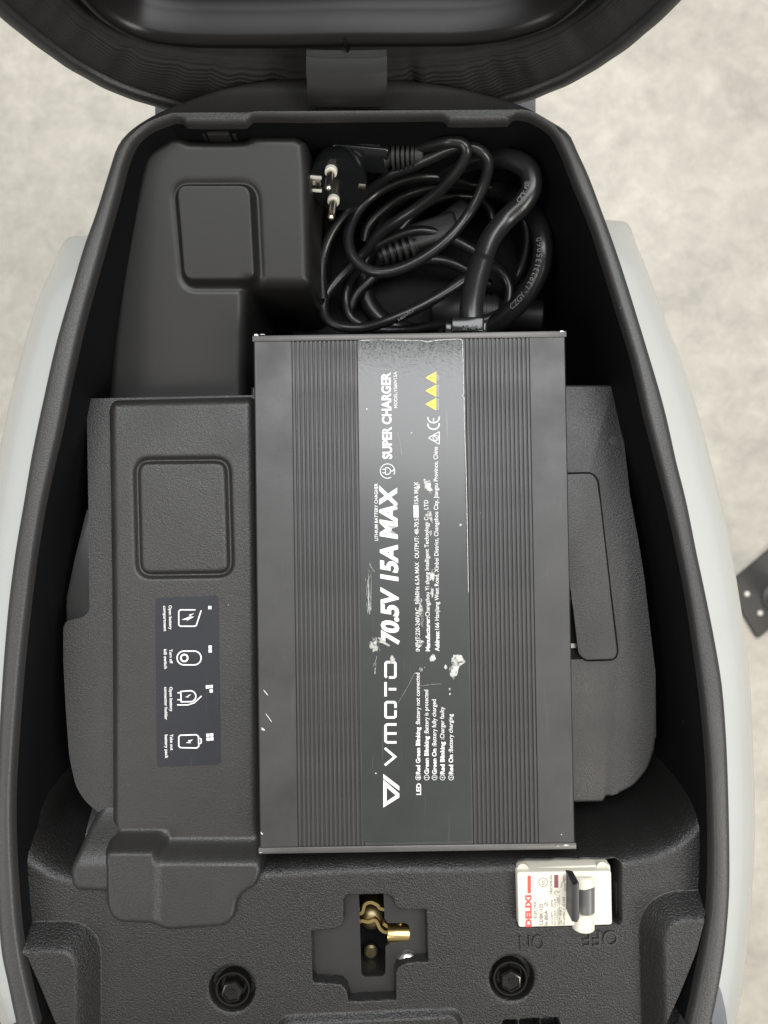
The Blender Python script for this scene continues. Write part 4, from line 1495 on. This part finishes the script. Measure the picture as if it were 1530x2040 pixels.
# ribbed strain relief and its angled body (second connector of the charging cable)
d0, d1 = Vector(z3(495, 720, -0.093)), Vector(z3(690, 655, -0.091))
ax2 = (d1 - d0)
sr = lathe('strain_relief', d0, ax2, [(0.0035, 0), (0.0042, 0.001), (0.0055, ax2.length), (0.0, ax2.length)], M_relief, cb, 20)
for k in range(5):
    r_ = 0.0068 + k * 0.0004
    lathe('rib', d0 + ax2.normalized() * (0.003 + k * 0.0046), ax2, [(0.004, 0), (r_, 0.0003), (r_, 0.0024), (0.004, 0.0027)], M_relief, sr, 20)
q0 = Vector(z3(770, 600, -0.094))
xq = ax2.normalized()
yq = Vector((0, 0, 1)).cross(xq)
rq = Matrix((xq, yq, xq.cross(yq))).transposed()
box('connector_body', q0, (0.034, 0.017, 0.017), M_relief, cb, rq, 0.003, 3)
q1 = Vector(z3(880, 520, -0.096))
rq2 = Matrix.Rotation(R(38), 3, 'Z')
box('connector_body', q1, (0.024, 0.014, 0.014), M_relief, cb, rq2, 0.003, 3)

# ---- mains cord with plug
co = thing('mains_cord', P(690, 450, ZB), 'thin black mains cord with round two-pin plug coiled in loops above the charger', 'cord')
CR = 0.0034
cordA = [(690, 170, -0.0595), (770, 150, -0.052), (850, 134, -0.0455), (915, 140, -0.045), (941, 180, -0.0445), (920, 245, -0.0445), (865, 320, -0.046), (790, 396, -0.050), (690, 470, -0.058), (590, 535, -0.066), (500, 600, -0.076), (430, 690, -0.086), (345, 775, -0.092), (265, 860, -0.094), (218, 945, -0.094), (228, 1025, -0.093),
         (300, 1072, -0.091), (420, 1078, -0.088), (550, 1040, -0.083), (700, 975, -0.080), (840, 895, -0.079), (960, 815, -0.079), (1060, 770, -0.084), (1120, 800, -0.088), (1160, 880, -0.09), (1140, 980, -0.09), (1060, 1030, -0.088), (960, 1062, -0.085), (860, 1085, -0.08), (800, 1120, -0.075)]
cordB = [(212, 930, -0.086), (205, 820, -0.083), (216, 700, -0.080), (262, 585, -0.076), (345, 475, -0.071), (435, 385, -0.066), (540, 305, -0.061), (650, 262, -0.057), (760, 215, -0.054), (860, 172, -0.052), (960, 160, -0.050), (1030, 196, -0.0485), (1050, 260, -0.048), (1025, 360, -0.048), (960, 490, -0.0505), (860, 615, -0.0535),
         (740, 712, -0.057), (610, 778, -0.061), (500, 797, -0.064), (415, 768, -0.067), (355, 700, -0.069), (342, 600, -0.071), (385, 490, -0.073), (470, 402, -0.076), (590, 338, -0.079), (720, 308, -0.081), (850, 318, -0.084), (960, 345, -0.088), (1100, 372, -0.089), (1190, 420, -0.080), (1240, 520, -0.084), (1255, 640, -0.087), (1220, 780, -0.092), (1150, 900, -0.103)]
cordC = [(1150, 900, -0.103), (1160, 850, -0.1), (1110, 780, -0.096), (1000, 700, -0.092), (850, 620, -0.090), (740, 588, -0.087), (640, 594, -0.086), (520, 640, -0.087), (425, 700, -0.09), (380, 780, -0.1), (340, 860, -0.108), (330, 950, -0.11), (360, 1030, -0.112), (480, 1085, -0.11), (640, 1090, -0.105), (760, 1070, -0.1), (880, 1062, -0.09), (960, 1090, -0.085)]
cordD = [(420, 640, -0.1), (440, 560, -0.098), (500, 490, -0.096), (600, 420, -0.094), (740, 370, -0.093), (860, 350, -0.094), (1000, 350, -0.096)]
cordE = [(560, 640, -0.104), (680, 500, -0.102), (760, 440, -0.1), (860, 410, -0.1), (980, 415, -0.102), (1060, 470, -0.106), (1090, 560, -0.11)]
cordF = [(350, 990, -0.114), (390, 900, -0.112), (500, 800, -0.11), (600, 755, -0.107), (720, 735, -0.104), (840, 742, -0.103), (950, 790, -0.104), (1060, 860, -0.106)]
Va, Fa = [], []
for pts in (cordA, cordB, cordC, cordD, cordE, cordF):
    v, f, _ = tube_data([z3(x, y, z + 0.024 * min(max((430 - y) / 270, 0), 1)) for x, y, z in pts], CR, 12, 8)
    k = len(Va)
    Va += v
    Fa += [tuple(i + k for i in q) for q in f]
put('cord', Va, Fa, M_cable, co, True, 60)
text('lettering', 'H03VV-F', (795, 640), (826, 620), 5, ((0, 0, -0.0775), (0, 0, 1)), M_cprint, co)

# plug
pc = Vector(z3(287, 355, -0.036))
pn = Vector((-0.05, -0.84, 0.54)).normalized()
pu, pv, _ = frame(pn, (1, -0.12, 0))
plug = lathe('plug', pc, pn, [(0.010, -0.026), (0.0145, -0.022), (0.0165, -0.012), (0.0172, -0.001), (0.0168, 0.0), (0.0, 0.0)], M_plug, co, 48)
for s, tip in ((1, 0), (-1, 0)):
    b0 = pc + pv * (0.0095 * s) + pu * (-0.003 + 0.0008 * -s)
    lathe('pin_sleeve', b0, pn, [(0.0036, -0.0005), (0.0036, 0.0026), (0.0032, 0.0030), (0.0, 0.0030)], M_sleeve, plug, 24)
    lathe('pin', b0, pn, [(0.0023, 0.002), (0.0023, 0.0165), (0.0019, 0.0180), (0.0010, 0.0188), (0.0, 0.0190)], M_pin, plug, 20)
prot = Matrix((pu, pv, pn)).transposed()
for s in (1, -1):
    box('earth_clip_guide', pc + pu * -0.0135 + pv * (0.0042 * s) + pn * 0.0004, (0.0085, 0.0017, 0.002), M_sleeve, plug, prot, 0.0004)
box('earth_clip', pc + pu * -0.0135 + pn * 0.0004, (0.0072, 0.0062, 0.0012), M_pin, plug, prot, 0.0003)
lathe('earth_stud', pc + pu * -0.0142 + pn * 0.0008, pn, [(0.0018, 0), (0.0015, 0.001), (0.0, 0.0014)], M_steel, plug, 16)
box('earth_clip', pc + pu * 0.0145 + pn * 0.0002, (0.0042, 0.0050, 0.001), M_pin, plug, prot, 0.0003)
# side arm of the plug and its slotted strain relief
box('plug_arm', pc + pu * 0.012 - pn * 0.0200 + pv * 0.0085, (0.034, 0.017, 0.013), M_plug, plug, prot, 0.002, 3)
box('plug_arm', pc + pu * 0.010 - pn * 0.0200 + pv * 0.0168, (0.027, 0.0022, 0.009), M_plug, plug, prot, 0.0007)
r0 = pc + pu * 0.0295 - pn * 0.0200 + pv * 0.0085
r1 = r0 + Vector((0.0195, -0.0004, 0.002))
axr = r1 - r0
srl = lathe('strain_relief', r0, axr, [(0.0072, -0.003), (0.0055, 0.001), (0.0048, axr.length - 0.005), (0.0066, axr.length - 0.0045), (0.0062, axr.length), (0.004, axr.length + 0.0008), (0.0, axr.length + 0.0008)], M_relief, co, 24)
for k in range(5):
    rr = 0.0085 - 0.0003 * k
    lathe('rib', r0 + axr * (0.06 + k * 0.145), axr, [(0.005, 0), (rr, 0.0004), (rr, 0.0020), (0.005, 0.0024)], M_relief, srl, 24)

# ================================================================== base plate standing on the floor at the right
zb = ZF + 0.01
bp_px = [(1450, 1166), (1560, 1074), (1625, 1178), (1511, 1272)]
bpt = thing('base_plate', P(1535, 1172, ZF), 'dark base plate with pale screws standing on the floor right of scooter', 'base plate')
prism('plate', XY(fillet(bp_px, 3, 3), zb), ZF + 0.0005, zb, M_base, bpt, bevel=0.002)
for a, b in ((1488, 1183), (1514, 1221)):
    lathe('screw', P(a, b, zb), (0, 0, 1), [(0.0042, -0.001), (0.0042, 0.001), (0.003, 0.0022), (0.0, 0.0026)], M_sleeve, bpt, 20)
lathe('post', P(1548, 1192, zb), (0, 0, 1), [(0.024, -0.001), (0.024, 0.003), (0.016, 0.006), (0.016, 0.16), (0.012, 0.165), (0, 0.165)], M_base, bpt, 28)
